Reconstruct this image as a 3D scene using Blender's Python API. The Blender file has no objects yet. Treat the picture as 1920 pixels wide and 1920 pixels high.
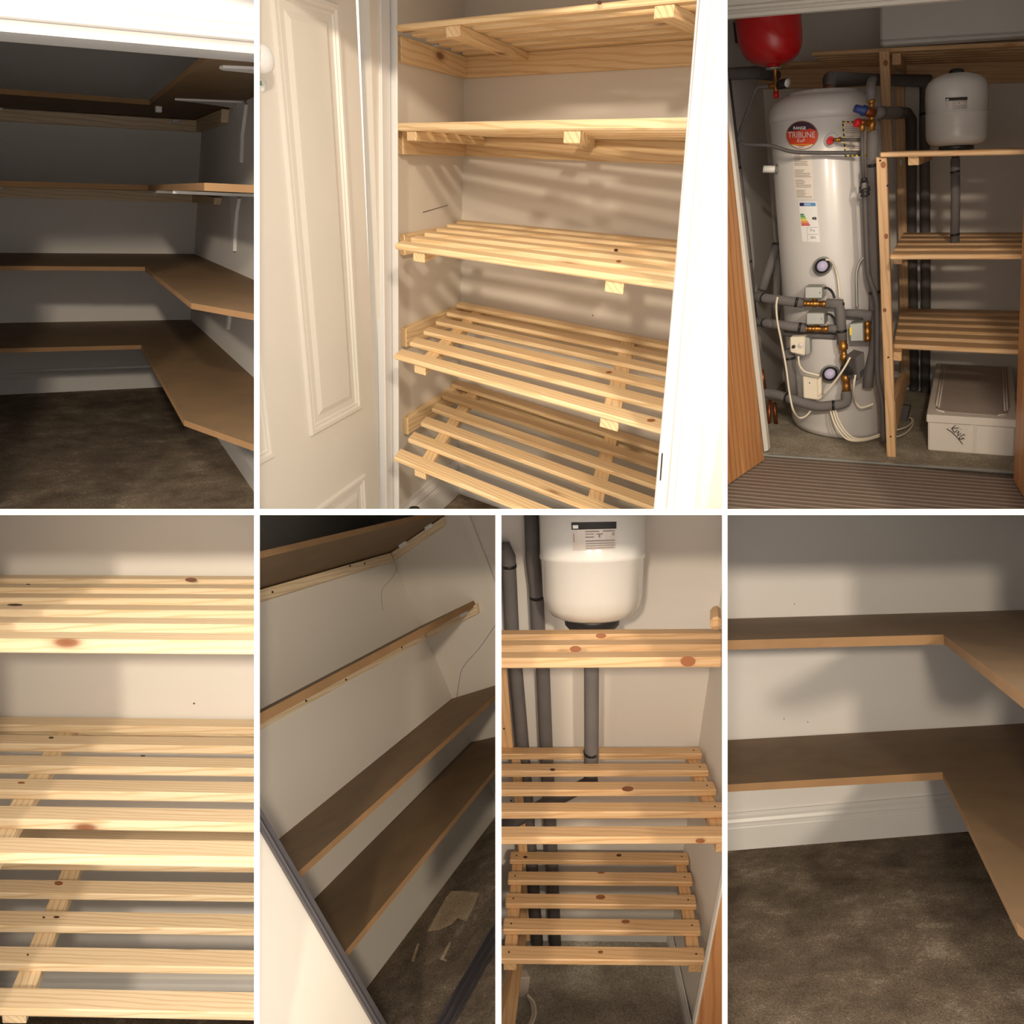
import bpy, bmesh, math, random
import numpy as np
from mathutils import Vector, Matrix

random.seed(7)
scene = bpy.context.scene
COL = scene.collection
F = 1300.0                      # focal length in pixels of the 1920 px frame
D0 = 1.6                        # distance from the viewer to the face of the white partitions

# ---------------------------------------------------------------- camera, world, lamps, exposure
cam_data = bpy.data.cameras.new('camera')
cam_data.sensor_width = 36.0
cam_data.lens = 36.0 * F / 1920.0
cam_data.clip_start = 0.05
cam = bpy.data.objects.new('camera', cam_data)
cam.rotation_euler = (math.pi / 2, 0, 0)
COL.objects.link(cam)
scene.camera = cam

world = bpy.data.worlds.new('world')
scene.world = world
world.use_nodes = True
bg = world.node_tree.nodes['Background']
bg.inputs['Color'].default_value = (1.0, 0.91, 0.81, 1)
bg.inputs['Strength'].default_value = 1.2

vs = scene.view_settings
vs.view_transform = 'Standard'
vs.look = 'None'
vs.gamma = 1.0
vs.use_curve_mapping = False
vs.exposure = 0.35


def ray_point(px, py, dist):
    return Vector(((px - 960) / F * dist, dist, -(py - 960) / F * dist))


def ceiling_lamp(loc, power, colour, radius):
    """a ceiling lamp of the room the viewer stands in, behind and above the viewer"""
    d = bpy.data.lights.new('ceiling_lamp_offscreen', 'POINT')
    d.energy = power
    d.color = colour
    d.shadow_soft_size = radius
    o = bpy.data.objects.new('ceiling_lamp_offscreen', d)
    o.location = loc
    COL.objects.link(o)
    return o


ceiling_lamp((-0.75, -2.2, 0.6), 275, (1.0, 0.84, 0.64), 0.12)
ceiling_lamp((0.75, -2.2, 0.6), 275, (1.0, 0.84, 0.64), 0.12)

# ---------------------------------------------------------------- materials
MATS = {}


def srgb(r, g, b):
    f = lambda c: ((c / 255 + 0.055) / 1.055) ** 2.4 if c / 255 > 0.04045 else c / 255 / 12.92
    return (f(r), f(g), f(b), 1)


class NT:
    def __init__(self, name):
        self.m = bpy.data.materials.new(name)
        self.m.use_nodes = True
        self.t = self.m.node_tree
        self.b = self.t.nodes['Principled BSDF']

    def n(self, typ, **kw):
        n = self.t.nodes.new(typ)
        for k, v in kw.items():
            if k.startswith('i_'):
                key = k[2:]
                key = int(key) if key.isdigit() else key.replace('_', ' ')
                n.inputs[key].default_value = v
            else:
                setattr(n, k, v)
        return n

    def l(self, a, b):
        self.t.links.new(a, b)

    def attr(self, scale):
        a = self.n('ShaderNodeAttribute', attribute_name='gc')
        m = self.n('ShaderNodeMapping')
        m.inputs['Scale'].default_value = scale
        self.l(a.outputs['Vector'], m.inputs['Vector'])
        return m.outputs['Vector']

    def noise(self, vec, scale, detail=3, rough=0.5):
        n = self.n('ShaderNodeTexNoise', i_Scale=scale, i_Detail=detail, i_Roughness=rough)
        self.l(vec, n.inputs['Vector'])
        return n.outputs['Fac']

    def ramp(self, fac, stops):
        r = self.n('ShaderNodeValToRGB')
        e = r.color_ramp.elements
        e[0].position, e[0].color = stops[0]
        e[1].position, e[1].color = stops[-1]
        for p, c in stops[1:-1]:
            x = e.new(p)
            x.color = c
        self.l(fac, r.inputs['Fac'])
        return r.outputs['Color']

    def mix(self, fac, a, b, mode='MIX'):
        m = self.n('ShaderNodeMix', data_type='RGBA', blend_type=mode)
        for s, v in ((0, fac), (6, a), (7, b)):
            if hasattr(v, 'node'):
                self.l(v, m.inputs[s])
            else:
                m.inputs[s].default_value = v
        return m.outputs[2]

    def bump(self, h, strength, dist=0.002):
        b = self.n('ShaderNodeBump', i_Strength=strength, i_Distance=dist)
        self.l(h, b.inputs['Height'])
        self.l(b.outputs['Normal'], self.b.inputs['Normal'])


def plain(name, col, rough=0.5, metal=0.0, mottled=0.0, bump=0.0, bscale=400, coat=0.0):
    k = NT(name)
    k.b.inputs['Roughness'].default_value = rough
    k.b.inputs['Metallic'].default_value = metal
    if coat:
        k.b.inputs['Coat Weight'].default_value = coat
        k.b.inputs['Coat Roughness'].default_value = 0.08
    v = k.attr((1, 1, 1))
    f = k.noise(v, 9, 4)
    lo = tuple(c * (1 - mottled) for c in col[:3]) + (1,)
    hi = tuple(min(1, c * (1 + mottled)) for c in col[:3]) + (1,)
    k.l(k.ramp(f, [(0.3, lo), (0.7, hi)]), k.b.inputs['Base Color'])
    if bump:
        k.bump(k.noise(v, bscale, 2), bump)
    MATS[name] = k.m
    return k.m


def wood(name, light, dark, knot, ring=90, rough=0.5, knots=True, kscale=2.2):
    k = NT(name)
    k.b.inputs['Roughness'].default_value = rough
    warp = k.noise(k.attr((1.1, 5, 5)), 3.0, 2)
    v = k.attr((0.05, 1, 1))
    w = k.n('ShaderNodeVectorMath', operation='MULTIPLY_ADD')
    k.l(warp, w.inputs[0])
    w.inputs[1].default_value = (0.0, 0.02, 0.02)
    k.l(v, w.inputs[2])
    g = k.n('ShaderNodeTexWave', wave_type='BANDS', bands_direction='DIAGONAL',
            i_Scale=ring / 3.0, i_Distortion=0.9, i_Detail=2.0)
    g.inputs['Detail Scale'].default_value = 1.2
    k.l(w.outputs[0], g.inputs['Vector'])
    fine = k.noise(k.attr((3, 170, 170)), 1.0, 3, 0.6)
    base = k.ramp(g.outputs['Fac'], [(0.0, light), (0.62, light), (1.0, dark)])
    f2 = k.ramp(fine, [(0.3, (0.88, 0.86, 0.83, 1)), (0.7, (1.05, 1.05, 1.05, 1))])
    col = k.mix(0.8, base, f2, 'MULTIPLY')
    big = k.noise(k.attr((0.7, 6, 6)), 1.6, 2)
    col = k.mix(k.ramp(big, [(0.42, (0, 0, 0, 1)), (0.75, (0.55, 0.55, 0.55, 1))]), col, dark)
    if knots:
        vo = k.n('ShaderNodeTexVoronoi', feature='F1', i_Scale=kscale, i_Randomness=1.0)
        k.l(k.attr((1.0, 2.6, 2.6)), vo.inputs['Vector'])
        kf = k.ramp(vo.outputs['Distance'], [(0.0, (1, 1, 1, 1)), (0.055, (0.9, 0.9, 0.9, 1)), (0.10, (0.25, 0.25, 0.25, 1)), (0.17, (0, 0, 0, 1))])
        sel = k.ramp(k.noise(vo.outputs['Position'], 2.3, 0), [(0.50, (0, 0, 0, 1)), (0.53, (1, 1, 1, 1))])
        col = k.mix(k.mix(1.0, kf, sel, 'MULTIPLY'), col, knot)
    k.l(col, k.b.inputs['Base Color'])
    k.bump(fine, 0.12, 0.001)
    MATS[name] = k.m
    return k.m


def carpet(name, a, b, c, scale=1.0):
    k = NT(name)
    k.b.inputs['Roughness'].default_value = 1.0
    k.b.inputs['Specular IOR Level'].default_value = 0.05
    v = k.attr((1, 1, 1))
    blot = k.noise(v, 6 * scale, 6, 0.68)
    pile = k.noise(v, 170 * scale, 3, 0.8)
    speck = k.noise(v, 95 * scale, 3, 0.7)
    col = k.ramp(blot, [(0.34, a), (0.58, b), (0.82, c)])
    col = k.mix(0.75, col, k.ramp(pile, [(0.32, (0.35, 0.35, 0.35, 1)), (0.68, (1.7, 1.7, 1.7, 1))]), 'MULTIPLY')
    hi = k.ramp(speck, [(0.56, (0, 0, 0, 1)), (0.66, (0.7, 0.7, 0.7, 1))])
    col = k.mix(k.mix(1.0, hi, k.ramp(blot, [(0.45, (0.1, 0.1, 0.1, 1)), (0.65, (1, 1, 1, 1))]), 'MULTIPLY'), col, c)
    k.l(col, k.b.inputs['Base Color'])
    k.bump(pile, 0.8, 0.006)
    MATS[name] = k.m
    return k.m


def wall_paint(name, col):
    k = NT(name)
    k.b.inputs['Roughness'].default_value = 0.85
    v = k.attr((1, 1, 1))
    lo = tuple(x * 0.975 for x in col[:3]) + (1,)
    k.l(k.ramp(k.noise(v, 2.5, 4), [(0.3, lo), (0.7, col)]), k.b.inputs['Base Color'])
    k.bump(k.noise(v, 90, 3), 0.06, 0.002)
    MATS[name] = k.m
    return k.m


wall_paint('magnolia_paint', (0.74, 0.69, 0.62, 1))
wall_paint('wall_lightened', (0.86, 0.81, 0.75, 1))  # wall colour lightened to make up for weak light in both vessel cupboards
wall_paint('white_paint', (0.78, 0.76, 0.74, 1))
plain('divider_white', (0.93, 0.93, 0.93, 1), 0.6)
plain('gloss_white', (0.74, 0.73, 0.72, 1), 0.32, mottled=0.01)
plain('door_white', (0.72, 0.69, 0.63, 1), 0.5, mottled=0.01)
wood('pine', srgb(236, 216, 184), srgb(220, 192, 152), srgb(128, 74, 40), 90)
wood('pine_warm', srgb(236, 208, 164), srgb(218, 182, 134), srgb(128, 74, 40), 90)
plain('knot_brown', srgb(150, 92, 56), 0.6, mottled=0.25)
plain('knot_dark', srgb(74, 44, 28), 0.6, mottled=0.2)
wood('pine_orange', srgb(228, 190, 145), srgb(212, 168, 118), srgb(160, 92, 50), 80)
wood('veneer', srgb(206, 150, 98), srgb(180, 120, 72), srgb(120, 70, 36), 45, 0.4, knots=False)
plain('mdf', srgb(122, 98, 70), 0.65, mottled=0.10, bump=0.05)
plain('mdf_edge', srgb(146, 112, 76), 0.8, mottled=0.08, bump=0.1)
carpet('carpet_brown', srgb(104, 92, 79), srgb(134, 120, 104), srgb(200, 185, 166))
carpet('carpet_beige', srgb(142, 132, 116), srgb(166, 156, 139), srgb(198, 188, 170))
carpet('carpet_grey', srgb(150, 144, 132), srgb(176, 169, 156), srgb(216, 209, 195))
plain('bracket_white', (0.86, 0.85, 0.85, 1), 0.35)
plain('plastic_white', (0.85, 0.85, 0.82, 1), 0.4)
plain('screw_dark', (0.05, 0.045, 0.04, 1), 0.4, 0.8)
plain('pencil', (0.12, 0.11, 0.10, 1), 0.9)

# ---------------------------------------------------------------- cupboard frames
# axes of each cupboard (right, into the depth, up) in camera coordinates (right, down, forward)
AXES = {
    1: ((0.8911, -0.1500, 0.4283), (-0.5180, -0.3600, 0.7760), (0.1682, -0.9284, -0.3313)),
    2: ((0.8133, 0.2906, -0.5041), (0.3527, -0.4197, 0.8363), (0.0363, -0.9058, -0.4221)),
    3: ((0.9157, 0.1435, -0.3754), (0.5128, -0.3758, 0.7719), (-0.1961, -0.9271, -0.3196)),
    4: ((0.9999, 0.0125, 0.0059), (-0.0500, -0.1060, 0.9931), (0.0119, -0.9942, -0.1063)),
    5: ((0.7291, -0.4055, -0.5514), (0.3772, -0.1190, 0.9184), (-0.3774, -0.9113, -0.1645)),
    6: ((0.9979, -0.0270, -0.0597), (0.0858, -0.0489, 0.9951), (-0.0342, -0.9533, -0.3002)),
    7: ((0.9816, -0.1073, -0.1577), (0.4123, 0.0482, 0.9098), (-0.0932, -0.9911, 0.0947)),
}
# openings between the white partitions (pixel edges: left, top, right, bottom)
M_ = 140
OPEN = {1: (-M_, -M_, 476.5, 954.5), 2: (486.5, -M_, 1354, 954.5), 3: (1364, -M_, 1920 + M_, 954.5),
        4: (-M_, 965.5, 476.5, 1920 + M_), 5: (487, 965.5, 929, 1920 + M_), 6: (940, 965.5, 1354, 1920 + M_),
        7: (1364, 965.5, 1920 + M_, 1920 + M_)}


def v3(*a):
    return np.array(a, float)


class Frame:
    """the upright frame of one cupboard: local x right, y into the depth, z up, in metres"""

    def __init__(self, k, px, py, dist):
        self.k = k
        self.M = np.array(AXES[k]).T
        self.Mi = np.linalg.inv(self.M)
        self.O = v3((px - 960) / F, (py - 960) / F, 1) * dist
        self.c = self.Mi @ (-self.O)

    def ray(self, px, py):
        return self.Mi @ v3((px - 960) / F, (py - 960) / F, 1)

    def L(self, px, py, x=None, y=None, z=None, pl=None):
        d = self.ray(px, py)
        if pl is not None:
            q, n = pl
            return self.c + d * (((q - self.c) @ n) / (d @ n))
        i, val = (0, x) if x is not None else (1, y) if y is not None else (2, z)
        return self.c + d * ((val - self.c[i]) / d[i])

    def W(self, q):
        c = self.O + self.M @ np.asarray(q, float)
        return (c[0], c[2], -c[1])

    def px(self, q):
        c = self.O + self.M @ np.asarray(q, float)
        return (960 + F * c[0] / c[2], 960 + F * c[1] / c[2], c[2])

    def plane(self, a, b, c):
        a, b, c = (np.asarray(t, float) for t in (a, b, c))
        return (a, np.cross(b - a, c - a))

    def wdir(self, d):
        c = self.M @ np.asarray(d, float)
        return Vector((c[0], c[2], -c[1]))


EY = v3(0, 1, 0)
EZ = v3(0, 0, 1)
EX = v3(1, 0, 0)

# ---------------------------------------------------------------- records, later linked as objects
REC = []


class Rec:
    def __init__(self, name, fr, verts=None, faces=None, gc=None, mat=None, parent=None, label=None, cat=None,
                 group=None, kind=None, smooth=False, fm=None):
        self.name, self.fr, self.verts, self.faces, self.gc = name, fr, verts, faces, gc
        self.mat = mat if isinstance(mat, (list, tuple)) else ([mat] if mat else [])
        self.parent, self.label, self.cat, self.group, self.kind = parent, label, cat, group, kind
        self.smooth, self.fm = smooth, fm
        REC.append(self)


def thing(name, fr, label, cat, group=None):
    return Rec(name, fr, label=label, cat=cat, group=group)


def offs():
    return v3(random.uniform(0, 40), random.uniform(0, 40), random.uniform(0, 40))


_C = [(a, b, c) for a in (0, 1) for b in (0, 1) for c in (0, 1)]


def hexa_topology():
    idx = {}
    for i, c in enumerate(_C):
        for a in range(3):
            idx[(c, a)] = i * 3 + a
    faces = []
    for a in range(3):
        o = [t for t in range(3) if t != a]
        for s in (0, 1):
            q = []
            for (u, w) in ((0, 0), (1, 0), (1, 1), (0, 1)):
                c = [0, 0, 0]
                c[a], c[o[0]], c[o[1]] = s, u, w
                q.append(idx[(tuple(c), a)])
            faces.append(q)
    for c_ in range(3):
        a, b = [t for t in range(3) if t != c_]
        for s in (0, 1):
            for t in (0, 1):
                lo, hi = [0, 0, 0], [0, 0, 0]
                lo[a] = hi[a] = s
                lo[b] = hi[b] = t
                hi[c_] = 1
                faces.append([idx[(tuple(lo), a)], idx[(tuple(hi), a)], idx[(tuple(hi), b)], idx[(tuple(lo), b)]])
    for c in _C:
        faces.append([idx[(c, 0)], idx[(c, 1)], idx[(c, 2)]])
    return faces


HEXF = hexa_topology()


def hexa(fr, corners, bev=0.002, grain=0):
    """chamfered board from 8 local corners, ordered by _C; returns world verts, faces, grain coords"""
    c8 = np.array(corners, float)
    g = c8.reshape(2, 2, 2, 3)
    ln = [np.linalg.norm(g[1, 0, 0] - g[0, 0, 0]), np.linalg.norm(g[0, 1, 0] - g[0, 0, 0]),
          np.linalg.norm(g[0, 0, 1] - g[0, 0, 0])]
    e = [min(0.3, bev / max(l, 1e-6)) for l in ln]
    of = offs()
    order = [grain] + [i for i in range(3) if i != grain]
    V, G = [], []
    for c in _C:
        for a in range(3):
            t = [(c[i] if i == a else (e[i] if c[i] == 0 else 1 - e[i])) for i in range(3)]
            q = np.zeros(3)
            for i, cc in enumerate(_C):
                w = 1.0
                for ax in range(3):
                    w *= t[ax] if cc[ax] else 1 - t[ax]
                q += w * c8[i]
            V.append(fr.W(q))
            G.append([t[order[0]] * ln[order[0]] + of[0], t[order[1]] * ln[order[1]] + of[1], t[order[2]] * ln[order[2]] + of[2]])
    return V, HEXF, G


def board(name, fr, corners, mat, parent=None, bev=0.002, grain=0, **kw):
    V, Fc, G = hexa(fr, corners, bev, grain)
    return Rec(name, fr, V, Fc, G, mat, parent, **kw)


def box(name, fr, lo, hi, mat, parent=None, bev=0.002, grain=0, **kw):
    lo, hi = v3(*lo), v3(*hi)
    c = [[(lo, hi)[s][i] for i, s in enumerate(cc)] for cc in _C]
    return board(name, fr, c, mat, parent, bev, grain, **kw)


def slab4(name, fr, a, b, c, d, up, mat, parent=None, bev=0.002, grain=0, **kw):
    """board from a quad a(near left) b(near right) c(far right) d(far left) and a thickness vector"""
    up = np.asarray(up, float)
    P = {(0, 0): a, (1, 0): b, (1, 1): c, (0, 1): d}
    cs = [np.asarray(P[(cc[0], cc[1])], float) + (up if cc[2] else 0) for cc in _C]
    return board(name, fr, cs, mat, parent, bev, grain, **kw)


def prism(name, fr, pts, vec, mat, parent=None, gdir=None, edge_mat=None, **kw):
    """flat polygon (local points) given a thickness vector; sides may take their own material"""
    vec = np.asarray(vec, float)
    n = len(pts)
    pts = [np.asarray(p, float) for p in pts]
    loc = pts + [p + vec for p in pts]
    faces = [list(range(n)), list(range(n, 2 * n))] + [[i, (i + 1) % n, n + (i + 1) % n, n + i] for i in range(n)]
    of = offs()
    g = np.asarray(gdir if gdir is not None else EX, float)
    if abs(g[0]) >= abs(g[1]) and abs(g[0]) >= abs(g[2]):
        perm = (0, 1, 2)
    elif abs(g[1]) >= abs(g[2]):
        perm = (1, 0, 2)
    else:
        perm = (2, 0, 1)
    G = [[q[perm[0]] + of[0], q[perm[1]] + of[1], q[perm[2]] + of[2]] for q in loc]
    mats = [mat] + ([edge_mat] if edge_mat else [])
    fm = [0, 0] + ([1] * n if edge_mat else [0] * n)
    return Rec(name, fr, [fr.W(q) for q in loc], faces, G, mats, parent, fm=fm, **kw)


def smooth_path(P, k=6):
    P = [np.asarray(p, float) for p in P]
    out = []
    n = len(P)
    for i in range(n - 1):
        p0, p1, p2, p3 = P[max(i - 1, 0)], P[i], P[i + 1], P[min(i + 2, n - 1)]
        for s in range(k):
            t = s / k
            out.append(0.5 * ((2 * p1) + (-p0 + p2) * t + (2 * p0 - 5 * p1 + 4 * p2 - p3) * t * t + (-p0 + 3 * p1 - 3 * p2 + p3) * t ** 3))
    out.append(P[-1])
    return out


def tube_geo(PW, R, seg=14):
    """round tube along world points with radius per point, capped"""
    P = [Vector(p) for p in PW]
    n = len(P)
    if not hasattr(R, '__len__'):
        R = [R] * n
    tang = []
    for i in range(n):
        a, b = P[max(i - 1, 0)], P[min(i + 1, n - 1)]
        d = b - a
        tang.append(d.normalized() if d.length > 1e-9 else Vector((0, 0, 1)))
    ref = Vector((0, 0, 1)) if abs(tang[0].z) < 0.9 else Vector((1, 0, 0))
    u = tang[0].cross(ref).normalized()
    V, G, Fc = [], [], []
    run = 0.0
    of = offs()
    for i in range(n):
        if i:
            run += (P[i] - P[i - 1]).length
            u = (u - tang[i] * u.dot(tang[i]))
            u = u.normalized() if u.length > 1e-9 else tang[i].orthogonal().normalized()
        w = tang[i].cross(u)
        # keep the width of mitred bends
        k = 1.0
        if 0 < i < n - 1:
            a, b = (P[i] - P[i - 1]).normalized(), (P[i + 1] - P[i]).normalized()
            k = 1.0 / max(0.75, math.sqrt(max(0.0, (1 + a.dot(b)) / 2)))
        for s in range(seg):
            t = 2 * math.pi * s / seg
            V.append(tuple(P[i] + (u * math.cos(t) + w * math.sin(t)) * R[i] * k))
            G.append([run + of[0], math.cos(t) * R[i] + of[1], math.sin(t) * R[i] + of[2]])
    for i in range(n - 1):
        for s in range(seg):
            t = (s + 1) % seg
            Fc.append([i * seg + s, i * seg + t, (i + 1) * seg + t, (i + 1) * seg + s])
    Fc.append(list(range(seg))[::-1])
    Fc.append([(n - 1) * seg + s for s in range(seg)])
    return V, Fc, G


def tube(name, fr, P, r, mat, parent=None, smooth_k=0, seg=14, **kw):
    """P: local points"""
    P = smooth_path(P, smooth_k) if smooth_k else P
    V, Fc, G = tube_geo([fr.W(p) for p in P], r, seg)
    return Rec(name, fr, V, Fc, G, mat, parent, smooth=True, **kw)


def level_axes(fr):
    u = fr.wdir(EX).normalized()
    e = fr.wdir(EY)
    return u, (e - u * e.dot(u)).normalized()


def lathe(name, fr, base, axis, prof, mat, parent=None, seg=40, fm_fn=None, flat=False, **kw):
    """surface of revolution: local base point, local axis direction (unit length along the axis), profile (r, h)"""
    A = Vector(fr.W(base))
    d = fr.wdir(axis).normalized()
    ref = Vector((0, 0, 1)) if abs(d.z) < 0.9 else Vector((1, 0, 0))
    u = d.cross(ref).normalized()
    w = d.cross(u)
    if flat:                      # level rings: the cross-sections lie in the floor plane of the cupboard
        u, w = level_axes(fr)
    V, G, Fc, fm = [], [], [], []
    of = offs()
    for (r, h) in prof:
        for s in range(seg):
            t = 2 * math.pi * s / seg
            V.append(tuple(A + d * h + (u * math.cos(t) + w * math.sin(t)) * max(r, 1e-5)))
            G.append([h + of[0], math.cos(t) * r + of[1], math.sin(t) * r + of[2]])
    for i in range(len(prof) - 1):
        for s in range(seg):
            t = (s + 1) % seg
            Fc.append([i * seg + s, i * seg + t, (i + 1) * seg + t, (i + 1) * seg + s])
            fm.append(fm_fn(i) if fm_fn else 0)
    Fc.append(list(range(seg))[::-1])
    Fc.append([(len(prof) - 1) * seg + s for s in range(seg)])
    fm += [fm_fn(0) if fm_fn else 0, fm_fn(len(prof) - 1) if fm_fn else 0]
    return Rec(name, fr, V, Fc, G, mat, parent, smooth=True, fm=fm, **kw)


def extrude_profile(name, fr, prof, a, b, mat, parent=None, **kw):
    """prof: closed list of local offset vectors, swept from local point a to b"""
    a, b = np.asarray(a, float), np.asarray(b, float)
    n = len(prof)
    loc = [a + np.asarray(q, float) for q in prof] + [b + np.asarray(q, float) for q in prof]
    faces = [list(range(n))[::-1], list(range(n, 2 * n))] + [[i, (i + 1) % n, n + (i + 1) % n, n + i] for i in range(n)]
    of = offs()
    ln = np.linalg.norm(b - a)
    G = [[(0 if i < n else ln) + of[0], prof[i % n][1] + of[1], prof[i % n][2] + of[2]] for i in range(2 * n)]
    return Rec(name, fr, [fr.W(q) for q in loc], faces, G, mat, parent, **kw)


def pad(name, fr, pts, depth, mat, parent=None, **kw):
    """thin plate or mark: polygon on a surface given a small depth towards the viewer along -y"""
    return prism(name, fr, pts, (0, -depth, 0), mat, parent, **kw)


# ---------------------------------------------------------------- shared builders
def fboard(name, fr, px4, vec, mat, parent=None, bev=0.002, grain=0, **kw):
    """board whose visible face has the pixel corners TL, TR, BR, BL on a plane (x=, y=, z= or pl=)"""
    at = {k: kw.pop(k) for k in ('x', 'y', 'z', 'pl') if k in kw}
    tl, tr, br, bl = [fr.L(*p, **at) for p in px4]
    vec = np.asarray(vec, float)
    P = {(0, 1): tl, (1, 1): tr, (1, 0): br, (0, 0): bl}
    cs = [P[(c[0], c[2])] + (vec if c[1] else 0) for c in _C]
    return board(name, fr, cs, mat, parent, bev, grain, **kw)


def fpoly(name, fr, pxs, vec, mat, parent=None, **kw):
    at = {k: kw.pop(k) for k in ('x', 'y', 'z', 'pl') if k in kw}
    return prism(name, fr, [fr.L(*p, **at) for p in pxs], vec, mat, parent, **kw)


def hit(q, d, pl):
    """where the line q + t d meets a plane"""
    n = pl[1]
    return q + d * (((pl[0] - q) @ n) / (d @ n))


def ptube(name, fr, pts, r, mat, parent=None, k=0, seg=14, **kw):
    """tube through pixels, each with its own local depth y: (px, py, y)"""
    return tube(name, fr, [fr.L(a, b, y=c) for a, b, c in pts], r, mat, parent, k, seg, **kw)


def wall(name, fr, quad, thick, mat, **kw):
    """wall or floor panel: local corners a, b, c, d and the thickness vector to its hidden side"""
    a, b, c, d = [np.asarray(q, float) for q in quad]
    return slab4(name, fr, a, b, c, d, thick, mat, None, 0.0, kind='structure', **kw)


# ================================================================ 1: walk-in store with brown corner shelves
f1 = Frame(1, 364, 476, 4.2)
c_hi, c_lo = f1.L(377.7, 248, y=0), f1.L(357, 600, y=0)
RW1 = f1.plane(c_hi, c_lo, c_hi + EY)
cdir = (c_hi - c_lo) / np.linalg.norm(c_hi - c_lo)
fl_a, fl_b = f1.L(0, 738.3, y=0), f1.L(303, 724, y=0)
FL1 = f1.plane(fl_a, fl_b, fl_a + EY)
floor_corner = hit(c_lo, cdir, FL1)
top_corner = floor_corner + cdir * 3.4
fdir = (fl_b - fl_a) / np.linalg.norm(fl_b - fl_a)
wl = floor_corner - fdir * 2.6
wall('wall_back', f1, (wl, floor_corner + fdir * 0.05, top_corner + fdir * 0.05, wl + cdir * 3.4), (0, 0.06, 0), 'white_paint')
wall('wall_right', f1, (floor_corner - EY * 3.0, floor_corner, top_corner, top_corner - EY * 3.0), (0.06, 0, 0), 'white_paint')
wall('floor', f1, (wl - EY * 3.0, floor_corner + fdir * 0.05 - EY * 3.0, floor_corner + fdir * 0.05, wl), (0, 0, -0.05), 'carpet_brown')
wall('ceiling', f1, (wl + cdir * 3.4 - EY * 2.0, top_corner - EY * 2.0, top_corner, wl + cdir * 3.4), (0, 0, 0.05), 'white_paint')


def skirting(name, fr, a, b, h, out, mat='gloss_white'):
    """moulded skirting board from a to b, height h, projecting along the vector out"""
    o = np.asarray(out, float)
    st = [(0, 0), (1, 0), (1, .60), (.93, .63), (.93, .66), (.80, .70), (.86, .76), (.70, .84), (.45, .90), (.38, 1), (0, 1)]
    prof = [o * u + EZ * h * w for u, w in st]
    return extrude_profile(name, fr, prof, a, b, mat, kind='structure')


sk_h = f1.L(0, 693.9, y=0)[2] - fl_a[2]
skirting('baseboard_back', f1, wl, floor_corner, sk_h, (0, -0.03, 0))
skirting('baseboard_right', f1, floor_corner - EY * 3, floor_corner, sk_h, (-0.03, 0, 0))

# door head above, seen from outside the store
yt = -2.42
h0, h1 = f1.L(0, 63.8, y=yt), f1.L(476, 105, y=yt)
hd = (h1 - h0) / np.linalg.norm(h1 - h0)
pxm = np.linalg.norm(f1.L(0, 53.8, y=yt) - h0) / 10     # metres per pixel there
st = [(0.0, 0), (-.040, 0), (-.046, 13), (-.012, 27), (-.030, 30), (-.034, 40), (-.024, 43), (-.016, 62), (-.006, 66), (-.006, 120), (0.05, 120)]
prof = [EY * u + EZ * (w * pxm) for u, w in st]
extrude_profile('trim_door_head', f1, prof, h0 - hd * 0.5, h1 + hd * 0.5, 'gloss_white', kind='structure')
slab4('trim_door_lining', f1, h0 - hd * 0.5, h1 + hd * 0.5, h1 + hd * 0.5 + EY * 0.14 + EZ * 0.004, h0 - hd * 0.5 + EY * 0.14 + EZ * 0.004,
      EZ * 0.3, 'gloss_white', bev=0.0, kind='structure')


def corner_shelf(label, back, front, inner, e1, e2, lower, edge_px, yfix=None, f1=f1, RW1=RW1, group='corner shelves of the walk-in store'):
    """L-shaped shelf of two brown boards against the back and right walls"""
    t = thing('corner_shelf', f1, label, 'shelf', group)
    a, b = f1.L(*back[0], y=0), f1.L(*back[1], y=0)
    pl = f1.plane(a, b, a + EY)
    fl, ic = f1.L(*front, pl=pl), f1.L(*inner, pl=pl)
    p1, p2 = f1.L(*e1, pl=pl), f1.L(*e2, pl=pl)
    if yfix:
        a, b, fl, ic, p1, p2 = yfix
        pl = f1.plane(a, b, fl)
    d = (ic - fl) / np.linalg.norm(ic - fl)
    br = hit(b, (b - a) / np.linalg.norm(b - a), RW1)
    fr_ = hit(ic, d, RW1)
    we = hit(p1, (p2 - p1) / np.linalg.norm(p2 - p1), RW1)
    th = abs(f1.L(*edge_px, y=fl[1])[2] - fl[2])
    vec = EZ * (th if lower else -th)
    prism('back_board', f1, [a - d * 0.8, br, fr_, fl - d * 0.8], vec, 'mdf', t, edge_mat='mdf_edge')
    prism('wing_board', f1, [ic, fr_, we, p1], vec, 'mdf', t, gdir=EY, edge_mat='mdf_edge')
    return t, dict(pl=pl, a=a, b=br, fl=fl, ic=ic, p1=p1, p2=p2, we=we, th=th)


def batten_back(t, y, tl, tr, br, bl):
    fboard('batten', f1, (tl, tr, br, bl), (0, 0.035, 0), 'pine', t, y=-0.035)


def px1(u, v):       # crop pixel -> photograph pixel for the upper crop
    return (u * 0.25521, v * 0.25521)


def clip_block(t, fr, u0, v0, u1, v1, y, d=0.02):
    fboard('corner_block', fr, ((u0, v0), (u1, v0), (u1, v1), (u0, v1)), (0, d, 0), 'plastic_white', t, y=y, label='small white plastic fixing block')


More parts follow.
